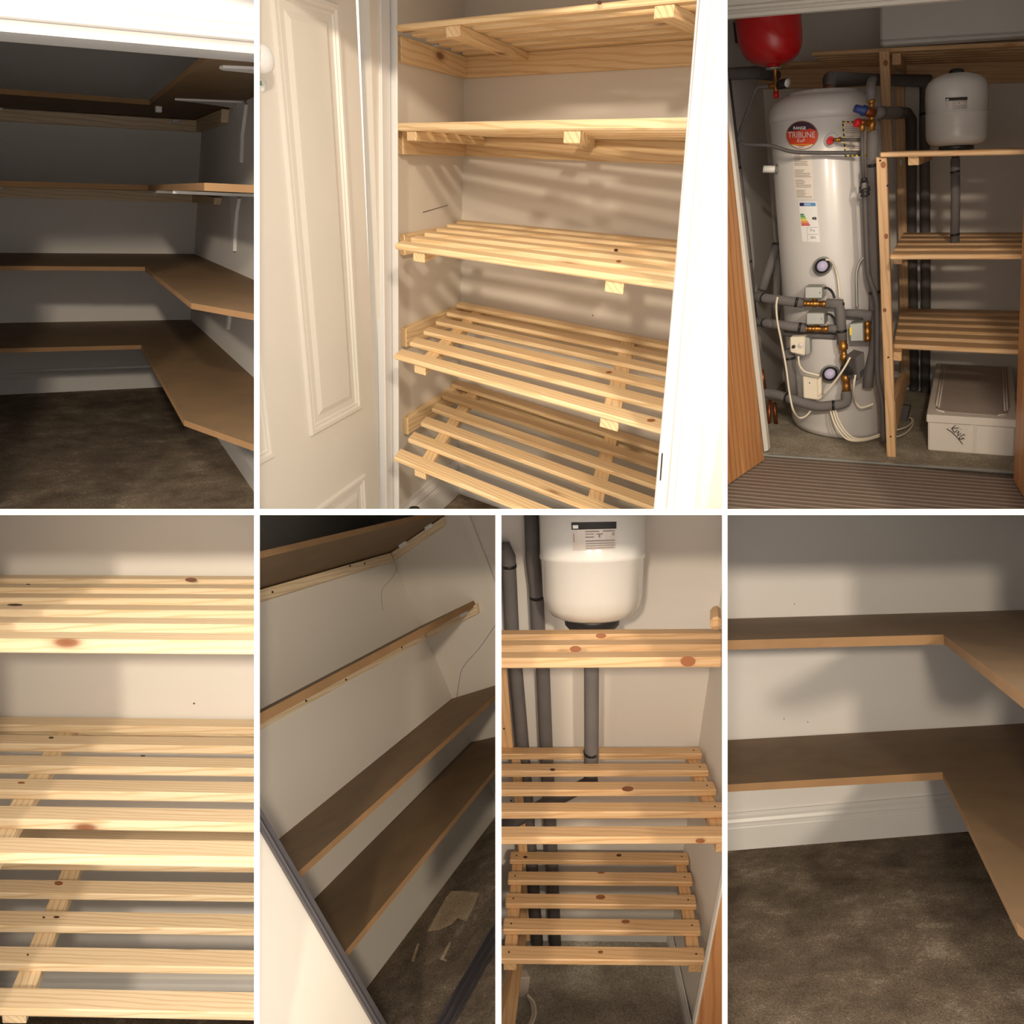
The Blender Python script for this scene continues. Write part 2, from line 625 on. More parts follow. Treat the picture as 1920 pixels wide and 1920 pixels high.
s3, g3 = corner_shelf('brown corner shelf, third down, its wing tip cut at a slant above the lowest shelf',
                      ((0, 474), (364, 476)), (0, 498.6), (271.8, 500.4), (358.6, 568), (476, 588.5), False, (0, 506.8))
s4, g4 = corner_shelf('lowest brown corner shelf just above the skirting and carpet',
                      ((0, 605.6), (356, 599.4)), (0, 653.5), (265, 647), (345, 787.5), (476, 834), False, (0, 661.7))
s1, g1 = corner_shelf('highest brown corner shelf on pine battens, its underside in view',
                      ((0, 203), (377.7, 226)), (0, 176), (280.7, 196.5), (390.5, 109.7), (470, 100), True, (0, 165.9))
batten_back(s1, 0, (-80, 198.5), (378, 226), (378, 248), (-80, 222))
fboard('batten', f1, ((378, 226), (430, 205), (428, 231), (378, 248)), (-0.035, 0, 0), 'pine', s1, pl=RW1, grain=0)
# second shelf sits near eye level
yf = g3['ic'][1]
fl2, ic2 = f1.L(0, 349.6, y=yf), f1.L(278, 357, y=yf)
a2 = fl2 - EY * yf
b2 = ic2 - EY * yf
e1_2 = ic2 + EY * (g3['p1'][1] - yf) + EX * 0.02
e2_2 = e1_2 + EX * 0.4 + EY * -0.04
s2, g2 = corner_shelf('brown corner shelf, second down, its lit cut end at eye level', ((0, 300), (100, 300)), (0, 349.6), (278, 357),
                      (370, 358.6), (476, 358.6), True, (0, 338.7), yfix=(a2, b2, fl2, ic2, e1_2, e2_2))
batten_back(s2, 0, (-80, 347), (366, 360), (366, 380), (-80, 368))
fboard('batten', f1, ((366, 360), (416, 371), (414, 384), (366, 380)), (-0.035, 0, 0), 'pine', s2, pl=RW1)
for (u, v) in ((1165, 782), (1545, 858)):
    q = f1.L(*px1(u, v), pl=g1['pl'])
    box('corner_block', f1, q + v3(-0.014, -0.014, -0.026), q + v3(0.014, 0.014, 0.002), 'plastic_white', s1, 0.003, label='small white plastic fixing block')
for t, u0, v0, u1, v1 in ((s1, 1262, 878, 1320, 900), (s1, -12, 790, 20, 811),
                          (s2, 1125, 1407, 1152, 1431), (s2, 1262, 1412, 1296, 1431), (s2, -12, 1368, 25, 1390)):
    (a, b), (c, d) = px1(u0, v0), px1(u1, v1)
    clip_block(t, f1, a, b, c, d, -0.055)


def bracket(t, pl_shelf, arm, leg, screws):
    b = fpoly('bracket', f1, [px1(*q) for q in arm], (0, 0, -0.008), 'bracket_white', t, pl=pl_shelf, label='white steel shelf bracket')
    if leg:
        fpoly('bracket_leg', f1, [px1(*q) for q in leg], (-0.014, 0, 0), 'bracket_white', b, pl=RW1)
    for (u, v) in screws:
        q = f1.L(*px1(u, v), pl=RW1)
        lathe('screw', f1, q - EX * 0.008, -EX, [(0.006, 0), (0.006, 0.003), (0.003, 0.005)], 'screw_dark', b, seg=10)


bracket(s1, g1['pl'], [(1285, 722), (1420, 727), (1790, 742), (1815, 775), (1760, 790), (1640, 768), (1440, 740)],
        [(1757, 728), (1806, 730), (1822, 770), (1812, 850), (1792, 1000), (1786, 1195), (1772, 1195), (1774, 1000), (1768, 830)], [(1812, 808), (1776, 1186)])
bracket(s1, g1['pl'], [(1612, 486), (1640, 480), (1900, 490), (1900, 524), (1700, 503), (1640, 498)], None, [])
for leg, arm_px, scr in (([(1702, 1424), (1750, 1422), (1770, 1460), (1752, 1560), (1740, 1700), (1736, 1845), (1724, 1845), (1722, 1650), (1714, 1490)], (1740, 1442), [(1757, 1482), (1730, 1834)]),
                         ([(1930, 1452), (1960, 1450), (1966, 1480), (1950, 1700), (1940, 1840), (1928, 1840), (1930, 1650), (1926, 1490)], (1945, 1450), [])):
    b = fpoly('bracket', f1, [px1(*q) for q in leg], (-0.014, 0, 0), 'bracket_white', s2, pl=RW1, label='white steel shelf bracket')
    w = f1.L(*px1(*arm_px), pl=RW1)
    w[2] = g2['ic'][2]
    prism('bracket_arm', f1, [w + EY * 0.02, w - EY * 0.02, w - EX * 0.34 - EY * 0.008, w - EX * 0.34 + EY * 0.008], (0, 0, -0.010), 'bracket_white', b)
    for (u, v) in scr:
        q = f1.L(*px1(u, v), pl=RW1)
        lathe('screw', f1, q - EX * 0.008, -EX, [(0.006, 0), (0.006, 0.003), (0.003, 0.005)], 'screw_dark', b, seg=10)
fpoly('bracket_leg', f1, [(430.5, 590), (434, 590), (433, 605), (431, 618), (429.6, 618)], (-0.014, 0, 0), 'bracket_white', s3, pl=RW1)

# ================================================================ 2: airing cupboard with slatted shelves and an open panel door
f2 = Frame(2, 867, 350, 3.1)
g_hi, g_lo = f2.L(870.5, 132.7, y=0), f2.L(864, 561.7, y=0)
cd2 = (g_hi - g_lo) / np.linalg.norm(g_hi - g_lo)
LW2 = f2.plane(g_hi, g_lo, g_hi + EY)
top2, bot2 = g_lo + cd2 * 1.9, g_lo - cd2 * 1.0
wall('wall_back', f2, (bot2 - EX * 0.05, bot2 + EX * 1.7, top2 + EX * 1.7, top2 - EX * 0.05), (0, 0.06, 0), 'magnolia_paint')
wall('wall_left', f2, (bot2 - EY * 0.75, bot2, top2, top2 - EY * 0.75), (-0.05, 0, 0), 'magnolia_paint')
wall('ceiling', f2, (top2 - EY * 0.75, top2 + EX * 1.7 - EY * 0.75, top2 + EX * 1.7, top2), (0, 0, 0.05), 'magnolia_paint')
wall('floor', f2, (bot2 - EY * 1.2 - EX * 0.4, bot2 + EX * 1.7 - EY * 1.2, bot2 + EX * 1.7, bot2 - EX * 0.4), (0, 0, -0.05), 'carpet_brown')
skirting('baseboard_left', f2, bot2 - EY * 0.75, bot2, 0.20, (0.02, 0, 0))
skirting('baseboard_back', f2, bot2, bot2 + EX * 1.7, 0.20, (0, -0.02, 0))


def slat_shelf(fr, label, group, plane, quad_back, quad_front, n, ratio, th, mat, left=None, right_ext=0.0, name='slatted_shelf'):
    """shelf of n slats between a back line and a front line (local end points of the visible top or bottom face)"""
    t = thing(name, fr, label, 'shelf', group)
    bl, br = quad_back
    fl, fr_ = quad_front
    pitch = 1.0 / (n - 1 + ratio)
    for i in range(n):                       # i = 0 is the front slat
        s0, s1 = i * pitch, i * pitch + pitch * ratio
        a, b = fl + (bl - fl) * s0, fr_ + (br - fr_) * s0
        d, c = fl + (bl - fl) * s1, fr_ + (br - fr_) * s1
        if left and i in left:
            sh = left[i]
            u = (b - a) / np.linalg.norm(b - a)
            a, d = a + u * sh, d + u * sh
        u = (b - a) / np.linalg.norm(b - a)
        slab4('slat', fr, a, b + u * right_ext, c + u * right_ext, d, EZ * th, mat, t, 0.004)
    return t


yh = f2.L(735, 480, x=0.0)[1]      # depth of the door frame
G2 = 'slatted shelves in the airing cupboard behind the white panel door'


def shelf2(label, back, front, below, th_px, n=6, left=None, yb=-0.03, ratio=0.46):
    """back and front: pixel pairs of the bottom (below) or top edges of the rows of slats"""
    a, b = f2.L(*back[0], y=yb), f2.L(*back[1], y=yb)
    pl = f2.plane(a, b, a + EY)
    c, d = f2.L(*front[0], pl=pl), f2.L(*front[1], pl=pl)
    th = abs(f2.L(*th_px, y=c[1])[2] - c[2])
    t = slat_shelf(f2, label, G2, pl, (a, b), (c, d), n, ratio, th if below else -th, 'pine_warm', left, 0.35)
    return t, pl, (a, b, c, d, th)


A2, plA, qA = shelf2('topmost slatted pine shelf seen from underneath with two cross supports', ((875, 106), (1275, 75.8)), ((742, 57), (1134, 17.9)), True, (742, 46))
B2, plB, qB = shelf2('slatted pine shelf seen edge-on at eye level, second from the top', ((873, 256), (1211, 263)), ((737, 245.5), (1288.7, 243.3)), True, (737, 231))
C2, plC, qC = shelf2('slatted pine shelf just below the pencil mark on the wall', ((862.9, 411.5), (1267, 449.2)), ((740, 456), (1260.7, 529.8)), False, (740, 467.2))
D2, plD, qD = shelf2('slatted pine shelf, second from the bottom, with open gaps over two supports', ((862.9, 564.7), (1250.5, 639.5)), ((738, 664.5), (1237.8, 804)), False, (738, 673.5))
E2, plE, qE = shelf2('lowest slatted pine shelf above the skirting and the dark floor', ((852.6, 709.7), (1234, 829.7)), ((738, 856), (1205, 1045)), False, (738, 864.5))


def support2(t, q, below, u_l, u_r, w=0.05, h=0.03):
    """two cross bearers under the slats and the wall battens they rest on"""
    a, b, c, d, th = q
    zb = 0 if below else -th
    for (s0, s1) in (u_l, u_r):
        lo_f, hi_f = c + (d - c) * s0, c + (d - c) * s1
        lo_b, hi_b = a + (b - a) * s0, a + (b - a) * s1
        w_f = hi_f - lo_f
        dz = EZ * (zb - h)
        slab4('cross_support', f2, lo_f + dz + EY * 0.01, hi_f + dz + EY * 0.01, lo_b + w_f + dz, lo_b + dz, EZ * h, 'pine_warm', t, 0.002, grain=1)
    dz = EZ * (zb - 0.075)
    u = (b - a) / np.linalg.norm(b - a)
    bl = hit(a, u, LW2)
    slab4('back_batten', f2, bl + dz, b + u * 0.4 + dz, b + u * 0.4 + dz + EY * 0.03, bl + dz + EY * 0.03, EZ * 0.075, 'pine_warm', t)
    f_l = hit(c, (d - c) / np.linalg.norm(d - c), LW2)
    f_l = bl + (f_l - bl) * min(1.0, (yh - bl[1] + 0.06) / (f_l[1] - bl[1]))
    slab4('side_batten', f2, f_l + dz, f_l + dz + EX * 0.03, bl + dz + EX * 0.03, bl + dz, EZ * 0.075, 'pine_warm', t, grain=1)


def frac(fr, q, pl, px):
    """position of a pixel along the front edge of a shelf"""
    a, b, c, d, th = q
    e = fr.L(*px, y=c[1])
    return float((e - c) @ (d - c) / ((d - c) @ (d - c)))


for t, q, pl, below, (l0, l1), (r0, r1) in (
        (A2, qA, plA, True, ((832, 58), (858, 56)), ((1222, 20), (1259.5, 16))),
        (B2, qB, plB, True, ((771, 250), (796.5, 250)), ((1167, 250), (1205, 250))),
        (C2, qC, plC, False, ((773.5, 476), (796.5, 482)), ((1146.6, 532), (1181.6, 540))),
        (D2, qD, plD, False, ((774.8, 689), (796.5, 695)), ((1129, 789), (1163.7, 797))),
        (E2, qE, plE, False, ((774, 880), (795, 890)), ((1080, 1010), (1112, 1020)))):
    support2(t, q, below, (frac(f2, q, pl, l0), frac(f2, q, pl, l1)), (frac(f2, q, pl, r0), frac(f2, q, pl, r1)))
clip_block(A2, f2, 802, 83.5, 819, 94, -0.30)
fpoly('pencil_mark', f2, [(792.6, 397.5), (840, 384), (840.3, 385), (793, 399)], (0.001, 0, 0), 'pencil', pl=LW2,
      label='faint pencil line drawn on the left cupboard wall', cat='mark')

# open six-panel door, standing square to the cupboard front, and its frame
yh = f2.L(735, 480, x=0.0)[1]
xd = 0.0
dn = f2.L(470, 480, x=xd)[1] - 0.35


def dpt(px, py):
    return f2.L(px, py, x=xd)


dtop = max(dpt(735, 0)[2], dpt(486, 0)[2]) + 0.3
dbot = min(dpt(735, 955)[2], dpt(486, 955)[2]) - 0.2
hx = 0.0
door = thing('door_panelled', f2, None, None)
door.name, door.kind = 'door_1', 'structure'
e_hi, e_lo = dpt(704, 0), dpt(717, 955)      # hinge edge of the leaf as the photo slopes it
slope = (e_hi - e_lo) / (e_hi[2] - e_lo[2])
mtop = lambda z: e_lo + slope * (z - e_lo[2])
leaf = slab4('leaf', f2, v3(xd - 0.04, dn, dbot), v3(xd, dn, dbot), mtop(dbot), mtop(dbot) - EX * 0.04, EZ * (dtop - dbot), 'door_white', door, 0.002, grain=2)


def door_panel(tl, tr, br, bl, inset_px=(17, 20)):
    """raised and fielded panel with a moulded frame (pixels on the door face)"""
    P = [dpt(*q) for q in (tl, tr, br, bl)]
    c = sum(P) / 4
    ring = lambda s, out: [c + (p - c) * np.array([1, 1 - s[0] / max(1e-6, abs(p[1] - c[1])), 1 - s[1] / max(1e-6, abs(p[2] - c[2]))]) + EX * out for p in P]
    steps = [((0, 0), 0.0), ((.006, .006), 0.012), ((.018, .018), 0.012), ((.024, .024), 0.004), ((.030, .030), 0.006), ((.040, .040), -0.006), ((.075, .075), 0.008)]
    loops = [ring(s, o) for s, o in steps]
    loc = [q for l in loops for q in l]
    faces = []
    for i in range(len(loops) - 1):
        for j in range(4):
            k = (j + 1) % 4
            faces.append([i * 4 + j, i * 4 + k, (i + 1) * 4 + k, (i + 1) * 4 + j])
    n = len(loops)
    faces.append([(n - 1) * 4 + j for j in range(4)])
    back = [q - EX * 0.02 for q in loops[0]]
    b0 = len(loc)
    loc += back
    for j in range(4):
        k = (j + 1) % 4
        faces.append([j, k, b0 + k, b0 + j])
    faces.append([b0 + j for j in range(4)])
    Rec('panel', f2, [f2.W(q) for q in loc], faces, [[q[1], q[2], q[0]] for q in loc], 'door_white', door)


zt, zb_, zc = dpt(642.6, 10)[2], dpt(662.5, 773.5)[2], dpt(665, 900)[2]
y_r, y_l = dpt(655, 400)[1], dpt(543, 400)[1]


def yz(y, z):
    q = f2.px(v3(xd, y, z))
    return (q[0], q[1])


door_panel(yz(y_l, zt), yz(y_r, zt), yz(y_r, zb_), yz(y_l, zb_))
door_panel(yz(y_l, zc), yz(y_r, zc), yz(y_r, zc - 0.5), yz(y_l, zc - 0.5))
y_l2 = dpt(495, 700)[1]
door_panel(yz(y_l2 - 0.16, zt), yz(y_l2, zt), yz(y_l2, zb_), yz(y_l2 - 0.16, zb_))
kq = dpt(467, 112)
kn = lathe('knob', f2, kq, EX, [(0.016, 0), (0.016, 0.012), (0.012, 0.02), (0.014, 0.03), (0.028, 0.042), (0.034, 0.052), (0.034, 0.060), (0.026, 0.070), (0.012, 0.074), (0.001, 0.075)], 'gloss_white', door, seg=32)
sq = dpt(490, 159)
plain('sticker_green', srgb(96, 150, 104), 0.5)
stk = lathe('sticker', f2, sq, EX, [(0.017, 0.0), (0.017, 0.002)], 'plastic_white', door, seg=24, label='small round green and white sticker')
for i in range(4):
    a = sq + EX * 0.002 + EY * (-0.010 + i * 0.006)
    slab4('sticker_stripe', f2, a - EZ * 0.002, a + EY * 0.003 - EZ * 0.002, a + EY * 0.005 + EZ * 0.009, a + EY * 0.002 + EZ * 0.009, EX * 0.001, 'sticker_green', stk, 0.0)
# lining of the door frame on the hinge side
zspan = EZ * (dtop - dbot)
for j, (p0, p1, q0, q1, ex, nm) in enumerate((((706.5, 0), (719, 955), (724, 0), (731.5, 955), 0.018, 'door_stop'), ((725.5, 0), (733, 955), (728.2, 0), (735.3, 955), 0.045, 'door_lining'))):
    l0, l1, r0, r1 = dpt(*p0), dpt(*p1), dpt(*q0), dpt(*q1)
    cs = []
    ext = lambda A, B, z: B + (A - B) * ((z - B[2]) / (A[2] - B[2]))
    P = {(0, 0): ext(l0, l1, dbot), (1, 0): ext(r0, r1, dbot), (0, 1): ext(l0, l1, dtop), (1, 1): ext(r0, r1, dtop)}
    cs = [P[(c[0], c[2])] + (EX * ex if c[1] else EX * -0.02) for c in _C]
    board('trim_' + nm, f2, cs, 'gloss_white', None, 0.002, 2, kind='structure')

# latch side of the frame: architrave and the cream wall beyond
ya = f2.L(1268, 480, x=qD[3][0] + 0.0)[1]
ya = min(ya, qE[3][1], qD[3][1], qA[3][1]) - 0.03


def arch(name, cols, proud, mat='gloss_white'):
    (a0, a1), (b0, b1) = cols           # pixel x at the top (y=0) and bottom (y=955)
    e = lambda u0, u1, yy: (u0 + (u1 - u0) * yy / 955.0, yy)
    q = [e(a0, a1, -250), e(b0, b1, -250), e(b0, b1, 1050), e(a0, a1, 1050)]
    return fboard(name, f2, q, (0, 0.06, 0), mat, None, 0.004, 2, y=ya - proud, kind='structure')


arch('trim_architrave', ((1311.8, 1225), (1333, 1251)), 0.010)
arch('trim_architrave', ((1331, 1249), (1345, 1262)), 0.022)
arch('trim_architrave', ((1344, 1261), (1392, 1301.6)), 0.016)
arch('trim_jamb', ((1306, 1228), (1312, 1232)), -0.01)
wall('wall_right', f2, (f2.L(1290, 1050, y=ya), f2.L(1600, 1050, y=ya), f2.L(1600, -250, y=ya), f2.L(1375, -250, y=ya)), (0, 0.05, 0), 'magnolia_paint')
fboard('strike_plate', f2, ((1240.5, 849), (1243.2, 849), (1239.4, 901), (1237, 901)), (0, -0.002, 0), 'screw_dark', y=ya - 0.0105,
       label='dark latch plate slot in the white door frame', cat='latch')
plain('black_rubber', (0.02, 0.02, 0.022, 1), 0.5)
bq = f2.L(777, 957, y=-0.62)
lathe('black_foot', f2, bq - EZ * 0.05, EZ, [(0.02, 0), (0.03, 0.01), (0.03, 0.05), (0.022, 0.062), (0.0, 0.065)], 'black_rubber', seg=20,
      label='small dark rounded object on the cupboard floor under the slats', cat='object')


def knot(fr, t, px, py, rx, ry, dark=False, **at):
    """round or oval knot in the wood, flush with the visible face"""
    n = 14
    V = [fr.L(px + rx * math.cos(2 * math.pi * i / n), py + ry * math.sin(2 * math.pi * i / n), **at) for i in range(n)]
    to_cam = fr.c - V[0]
    to_cam = to_cam / np.linalg.norm(to_cam) * 0.0012
    prism('knot', fr, [q - to_cam for q in V], to_cam * 2, 'knot_dark' if dark else 'knot_brown', t)


def knots(fr, t, pl, y, lst):
    for (px, py, rx, ry, face, dark) in lst:
        if face == 't':
            knot(fr, t, px, py, rx, ry, dark, pl=pl)
        else:
            knot(fr, t, px, py, rx, ry, dark, y=y)


knots(f2, A2, plA, qA[2][1], [(1124, 5, 5, 4, 'f', True)])
knots(f2, C2, plC, qC[2][1], [(1155, 469, 4, 3, 't', True), (1160, 490, 5, 2.5, 't', False)])
knots(f2, D2, plD, qD[2][1], [(1142, 698, 6, 2.2, 't', False), (1221, 788, 8, 3, 't', False)])
lathe('wall_hole', f2, f2.L(1111.5, 591.5, y=0), -EY, [(0.003, 0), (0.003, 0.0008)], 'pencil', seg=8, label='tiny nail hole in the cupboard wall between two slatted shelves', cat='mark')
# ================================================================ 4: slatted shelves seen close up
f4 = Frame(4, 238, 1200, 2.7)
zb4 = f4.L(0, 1832, y=0)[2]
fz4 = zb4 - 0.16
wall('wall_back', f4, (v3(-1.2, 0, fz4), v3(1.2, 0, fz4), v3(1.2, 0, 1.2), v3(-1.2, 0, 1.2)), (0, 0.05, 0), 'white_paint')
wall('floor', f4, (v3(-1.4, -1.4, fz4), v3(1.4, -1.4, fz4), v3(1.4, 0, fz4), v3(-1.4, 0, fz4)), (0, 0, -0.05), 'carpet_brown')
skirting('baseboard_back', f4, v3(-1.2, 0, fz4), v3(1.2, 0, fz4), 0.16, (0, -0.02, 0))
G4 = 'slatted shelves photographed close up against the white wall'


def shelf4(label, back, front, th_px, sup, kn, ratio=0.46, n=6, yb=-0.02):
    a, b = f4.L(*back[0], y=yb), f4.L(*back[1], y=yb)
    pl = f4.plane(a, b, a + EY)
    c, d = f4.L(*front[0], pl=pl), f4.L(*front[1], pl=pl)
    th = abs(f4.L(*th_px, y=c[1])[2] - c[2])
    e = lambda p, q: (p - (q - p) * 0.6, q + (q - p) * 0.15)
    a2, b2 = e(a, b)
    c2, d2 = e(c, d)
    t = slat_shelf(f4, label, G4, pl, (a2, b2), (c2, d2), n, ratio, -th, 'pine')
    for (p0, p1, w_px) in sup:
        u0, u1 = f4.L(*p0, pl=pl), f4.L(*p1, pl=pl)
        w = f4.L(p1[0] + w_px, p1[1] + 0.3, pl=pl) - u1
        dr = (u1 - u0) / np.linalg.norm(u1 - u0)
        back_ = u0 - dr * max(0.0, (yb - u0[1]) / -dr[1])
        fr_ = u0 + dr * ((c[1] + 0.015 - u0[1]) / dr[1])
        z = EZ * (-th - 0.035)
        slab4('cross_support', f4, fr_ + z, fr_ + w + z, back_ + w + z, back_ + z, EZ * 0.035, 'pine', t, 0.002, grain=1)
    knots(f4, t, pl, c[1], kn)
    z = EZ * (-th - 0.06)
    slab4('back_batten', f4, a2 + z, b2 + z, b2 + z + EY * 0.02, a2 + z + EY * 0.02, EZ * 0.06, 'pine', t)
    return t


shelf4('upper slatted pine shelf below the bare white wall, its gaps closed by the low view', ((0, 1077.6), (476, 1079.6)), ((0, 1197.6), (476, 1201.4)), (0, 1224), [((498, 1150), (480, 1190), 34)], [(358, 1087, 11, 4, 't', False), (28, 1134, 15, 2.2, 't', True), (53, 1095.6, 4, 1.2, 't', True)])
shelf4('middle slatted pine shelf of six slats on a cross support, below the shadowed wall', ((0, 1343.5), (476, 1348.7)), ((0, 1599.7), (476, 1607.9)), (0, 1620),
       [((97, 1369.8), (11.5, 1499), 40)], [(268, 1417, 5, 1.5, 't', True), (96, 1383, 5, 2, 't', True), (40, 1467.5, 7, 2, 't', False)])
shelf4('lowest slatted pine shelf with wide gaps over the dark floor', ((0, 1552), (476, 1557)), ((0, 1890.6), (476, 1899.6)), (0, 1906), [((109.7, 1631.6), (15, 1851), 44)], [(110, 1656, 8, 4, 't', False), (106, 1719.5, 6, 2, 't', True), (82, 1720, 2.5, 2, 't', True), (52, 1790, 2, 2, 't', True)])
hq = f4.L(364, 1319, y=0)
lathe('wall_hole', f4, hq, -EY, [(0.004, 0), (0.004, 0.0008)], 'pencil', seg=10, label='tiny dark nail hole in the white wall between the shelves', cat='mark')

# ================================================================ 5: long store behind a sliding door, camera rolled
f5 = Frame(5, 847.6, 1309, 3.9)
k1, k2 = f5.L(743, 1059.7, y=0), f5.L(883, 1390, y=0)
kd = (k1 - k2) / np.linalg.norm(k1 - k2)
LW5 = f5.plane(k1, k2, k1 - EY)
fa, fb = f5.L(684, 1857.4, pl=LW5), f5.L(928, 1532, pl=LW5)
FL5 = f5.plane(fa, fb, fb + EX)
kb = hit(k2, -kd, FL5)
kt = kb + kd * 3.2
al = (fa - fb) / np.linalg.norm(fa - fb)
wall('wall_left', f5, (kb + al * 2.4, kb - al * 0.02, kt - al * 0.02, kt + al * 2.4), (-0.06, 0, 0), 'magnolia_paint')
wall('wall_back', f5, (kb, kb + EX * 2.2, kt + EX * 2.2, kt), (0, 0.06, 0), 'magnolia_paint')
wall('floor', f5, (kb + al * 2.4, kb + al * 2.4 + EX * 2.2, kb + EX * 2.2, kb), (0, 0, -0.05), 'carpet_brown')
G5 = 'long brown shelves of the sliding door store'


def depth_dir(pl):
    return EX


def shelf5(label, a_px, c_px, e_px, f0, f1_, lower, edge):
    t = thing('long_shelf', f5, label, 'shelf', G5)
    a, c = f5.L(*a_px, pl=LW5), f5.L(*c_px, pl=LW5)
    e = f5.L(*e_px, y=0)
    pl = f5.plane(a, c, e)
    p, q = f5.L(*f0, pl=pl), f5.L(*f1_, pl=pl)
    d = (p - q) / np.linalg.norm(p - q)
    w = (a - c) / np.linalg.norm(a - c)
    qe = hit(q, -d, (v3(0, 0, 0), EY))
    th = np.linalg.norm(f5.L(*edge, pl=(p, np.cross(d, EZ))) - p)
    vec = EZ * (th if lower else -th)
    prism('board', f5, [c, qe, p + d * 0.5, a + w * 0.5], vec, 'mdf', t, gdir=EY, edge_mat='mdf_edge')
    return t, pl, (a, c, p, q, th)


s53, pl53, q53 = shelf5('brown shelf board above the lowest, ending at the dark door rail', (519.6, 1575.5), (846, 1310.5), (928, 1285), (556.6, 1636.7), (928, 1303.5), False, (562, 1647))
s54, pl54, q54 = shelf5('lowest brown shelf board over the cream wall and the stained carpet', (588.5, 1686.5), (883, 1391.5), (928, 1381.4), (644.6, 1787.3), (928, 1441.5), False, (649, 1797))
s51, pl51, q51 = shelf5('highest brown shelf board seen from underneath with battens along two walls', (487.7, 1105.7), (731.5, 1036.8), (827, 971.7), (487.7, 1047), (800, 971), True, (487.7, 1035.5))


def batten5(t, tl, tr, br, bl, on):
    if on == 'left':
        fboard('batten', f5, (tl, tr, br, bl), (-0.03, 0, 0), 'pine', t, pl=(LW5[0] + EX * 0.03, LW5[1]))
    else:
        fboard('batten', f5, (tl, tr, br, bl), (0, 0.03, 0), 'pine', t, y=-0.03)


batten5(s51, (440, 1119), (733, 1036), (738, 1051), (440, 1142), 'left')
batten5(s51, (733, 1036), (829, 970), (832, 986), (738, 1051), 'end')
# second shelf, at eye level
dep = hit(q53[2], EX, LW5)
dep = q53[2][0] - dep[0]
LWf = (LW5[0] + EX * dep, LW5[1])
t52 = thing('long_shelf', f5, 'brown shelf board at eye level whose batten runs round the corner', 'shelf', G5)
p, q = f5.L(487.7, 1358, pl=LWf), f5.L(880, 1143, pl=LWf)
th52 = abs(f5.L(487.7, 1337, pl=LWf)[2] - p[2])
d = (p - q) / np.linalg.norm(p - q)
pe = hit(q, -d, (v3(0, -0.002, 0), EY))
prism('board', f5, [pe - EX * dep, pe, p + d * 0.5, p + d * 0.5 - EX * dep], EZ * th52, 'mdf', t52, gdir=EY, edge_mat='mdf_edge')
batten5(t52, (440, 1376), (796, 1183), (799.5, 1197.6), (440, 1395), 'left')
batten5(t52, (796, 1183), (893, 1133), (895.5, 1150.4), (799.5, 1197.6), 'end')


def px5(u, v):
    return (480 + u * 0.25527, 950 + v * 0.25521)


for t, (u, v) in ((s51, (1070, 280)), (s51, (1260, 150)), (t52, (1518, 790))):
    x, y = px5(u, v)
    fboard('corner_block', f5, ((x - 7, y + 1), (x + 5, y - 7), (x + 8, y - 1), (x - 4, y + 7)), (0, 0.02, 0), 'plastic_white', t, y=-0.05, label='small white plastic fixing block')
for t, lst in ((s51, ((120, 628), (690, 436), (797, 420))), (t52, ((660, 1272), (1070, 1035), (367, 1427)))):
    for u, v in lst:
        qq = f5.L(*px5(u, v), pl=(LW5[0] + EX * 0.03, LW5[1]))
        lathe('screw', f5, qq, EX, [(0.005, 0), (0.005, 0.002)], 'screw_dark', t, seg=8)

# trims, cracks, sliding door and track
fboard('trim_wall_edge', f5, ((858, 950), (879, 966), (960, 1175), (940, 1165)), (0, 0.02, 0), 'magnolia_paint', None, 0.003, 2, y=-0.02, kind='structure')
ptube('wall_crack', f5, [px5(*a) + (-0.0005,) for a in ((1765, 860), (1640, 1040), (1520, 1180), (1490, 1300), (1475, 1400))], 0.0012, 'pencil', k=4, seg=5,
      label='hairline crack running down the end wall to the shelf', cat='crack')
cr = [f5.L(*px5(*a), pl=LW5) for a in ((1028, 400), (1028, 470), (985, 540), (930, 600), (922, 680), (932, 760))]
tube('wall_crack', f5, cr, 0.0010, 'pencil', smooth_k=4, seg=5, label='hairline crack on the long wall below the highest shelf', cat='crack')
plain('rail_dark', (0.14, 0.13, 0.14, 1), 0.35, 0.6, coat=0.2)
plain('rail_grey', (0.36, 0.34, 0.35, 1), 0.3, 0.6)
plain('door_cream', (0.83, 0.77, 0.68, 1), 0.5, mottled=0.01)
tk = f5.L(868, 1850, pl=FL5)
SD = (tk + EX * 0.02, EX)


def fl5(px, py):
    return f5.L(px, py, pl=FL5)


tr = thing('floor_track', f5, 'dark metal sliding door track lying on the brown carpet', 'track')
ta, tb, tc, td = fl5(818, 1925), fl5(929, 1735), fl5(929, 1790), fl5(852, 1925)
dtr = (tb - ta) / np.linalg.norm(tb - ta)
wv = fl5(858, 1912) - fl5(826, 1912)
ta, tb = ta - dtr * 0.3, tb + dtr * 0.3
wv = EX * abs(wv[0])
slab4('base_plate', f5, ta, ta + wv, tb + wv, tb, EZ * 0.006, 'rail_dark', tr, 0.001, grain=1)
for s in (0.05, 0.45, 0.9):
    slab4('rib', f5, ta + wv * s + EZ * 0.005, ta + wv * (s + 0.07) + EZ * 0.005, tb + wv * (s + 0.07) + EZ * 0.005, tb + wv * s + EZ * 0.005, EZ * 0.012, 'rail_dark', tr, 0.001, grain=1)
sd = thing('sliding_door', f5, 'cream sliding door panel with a dark metal edge rail', 'door')


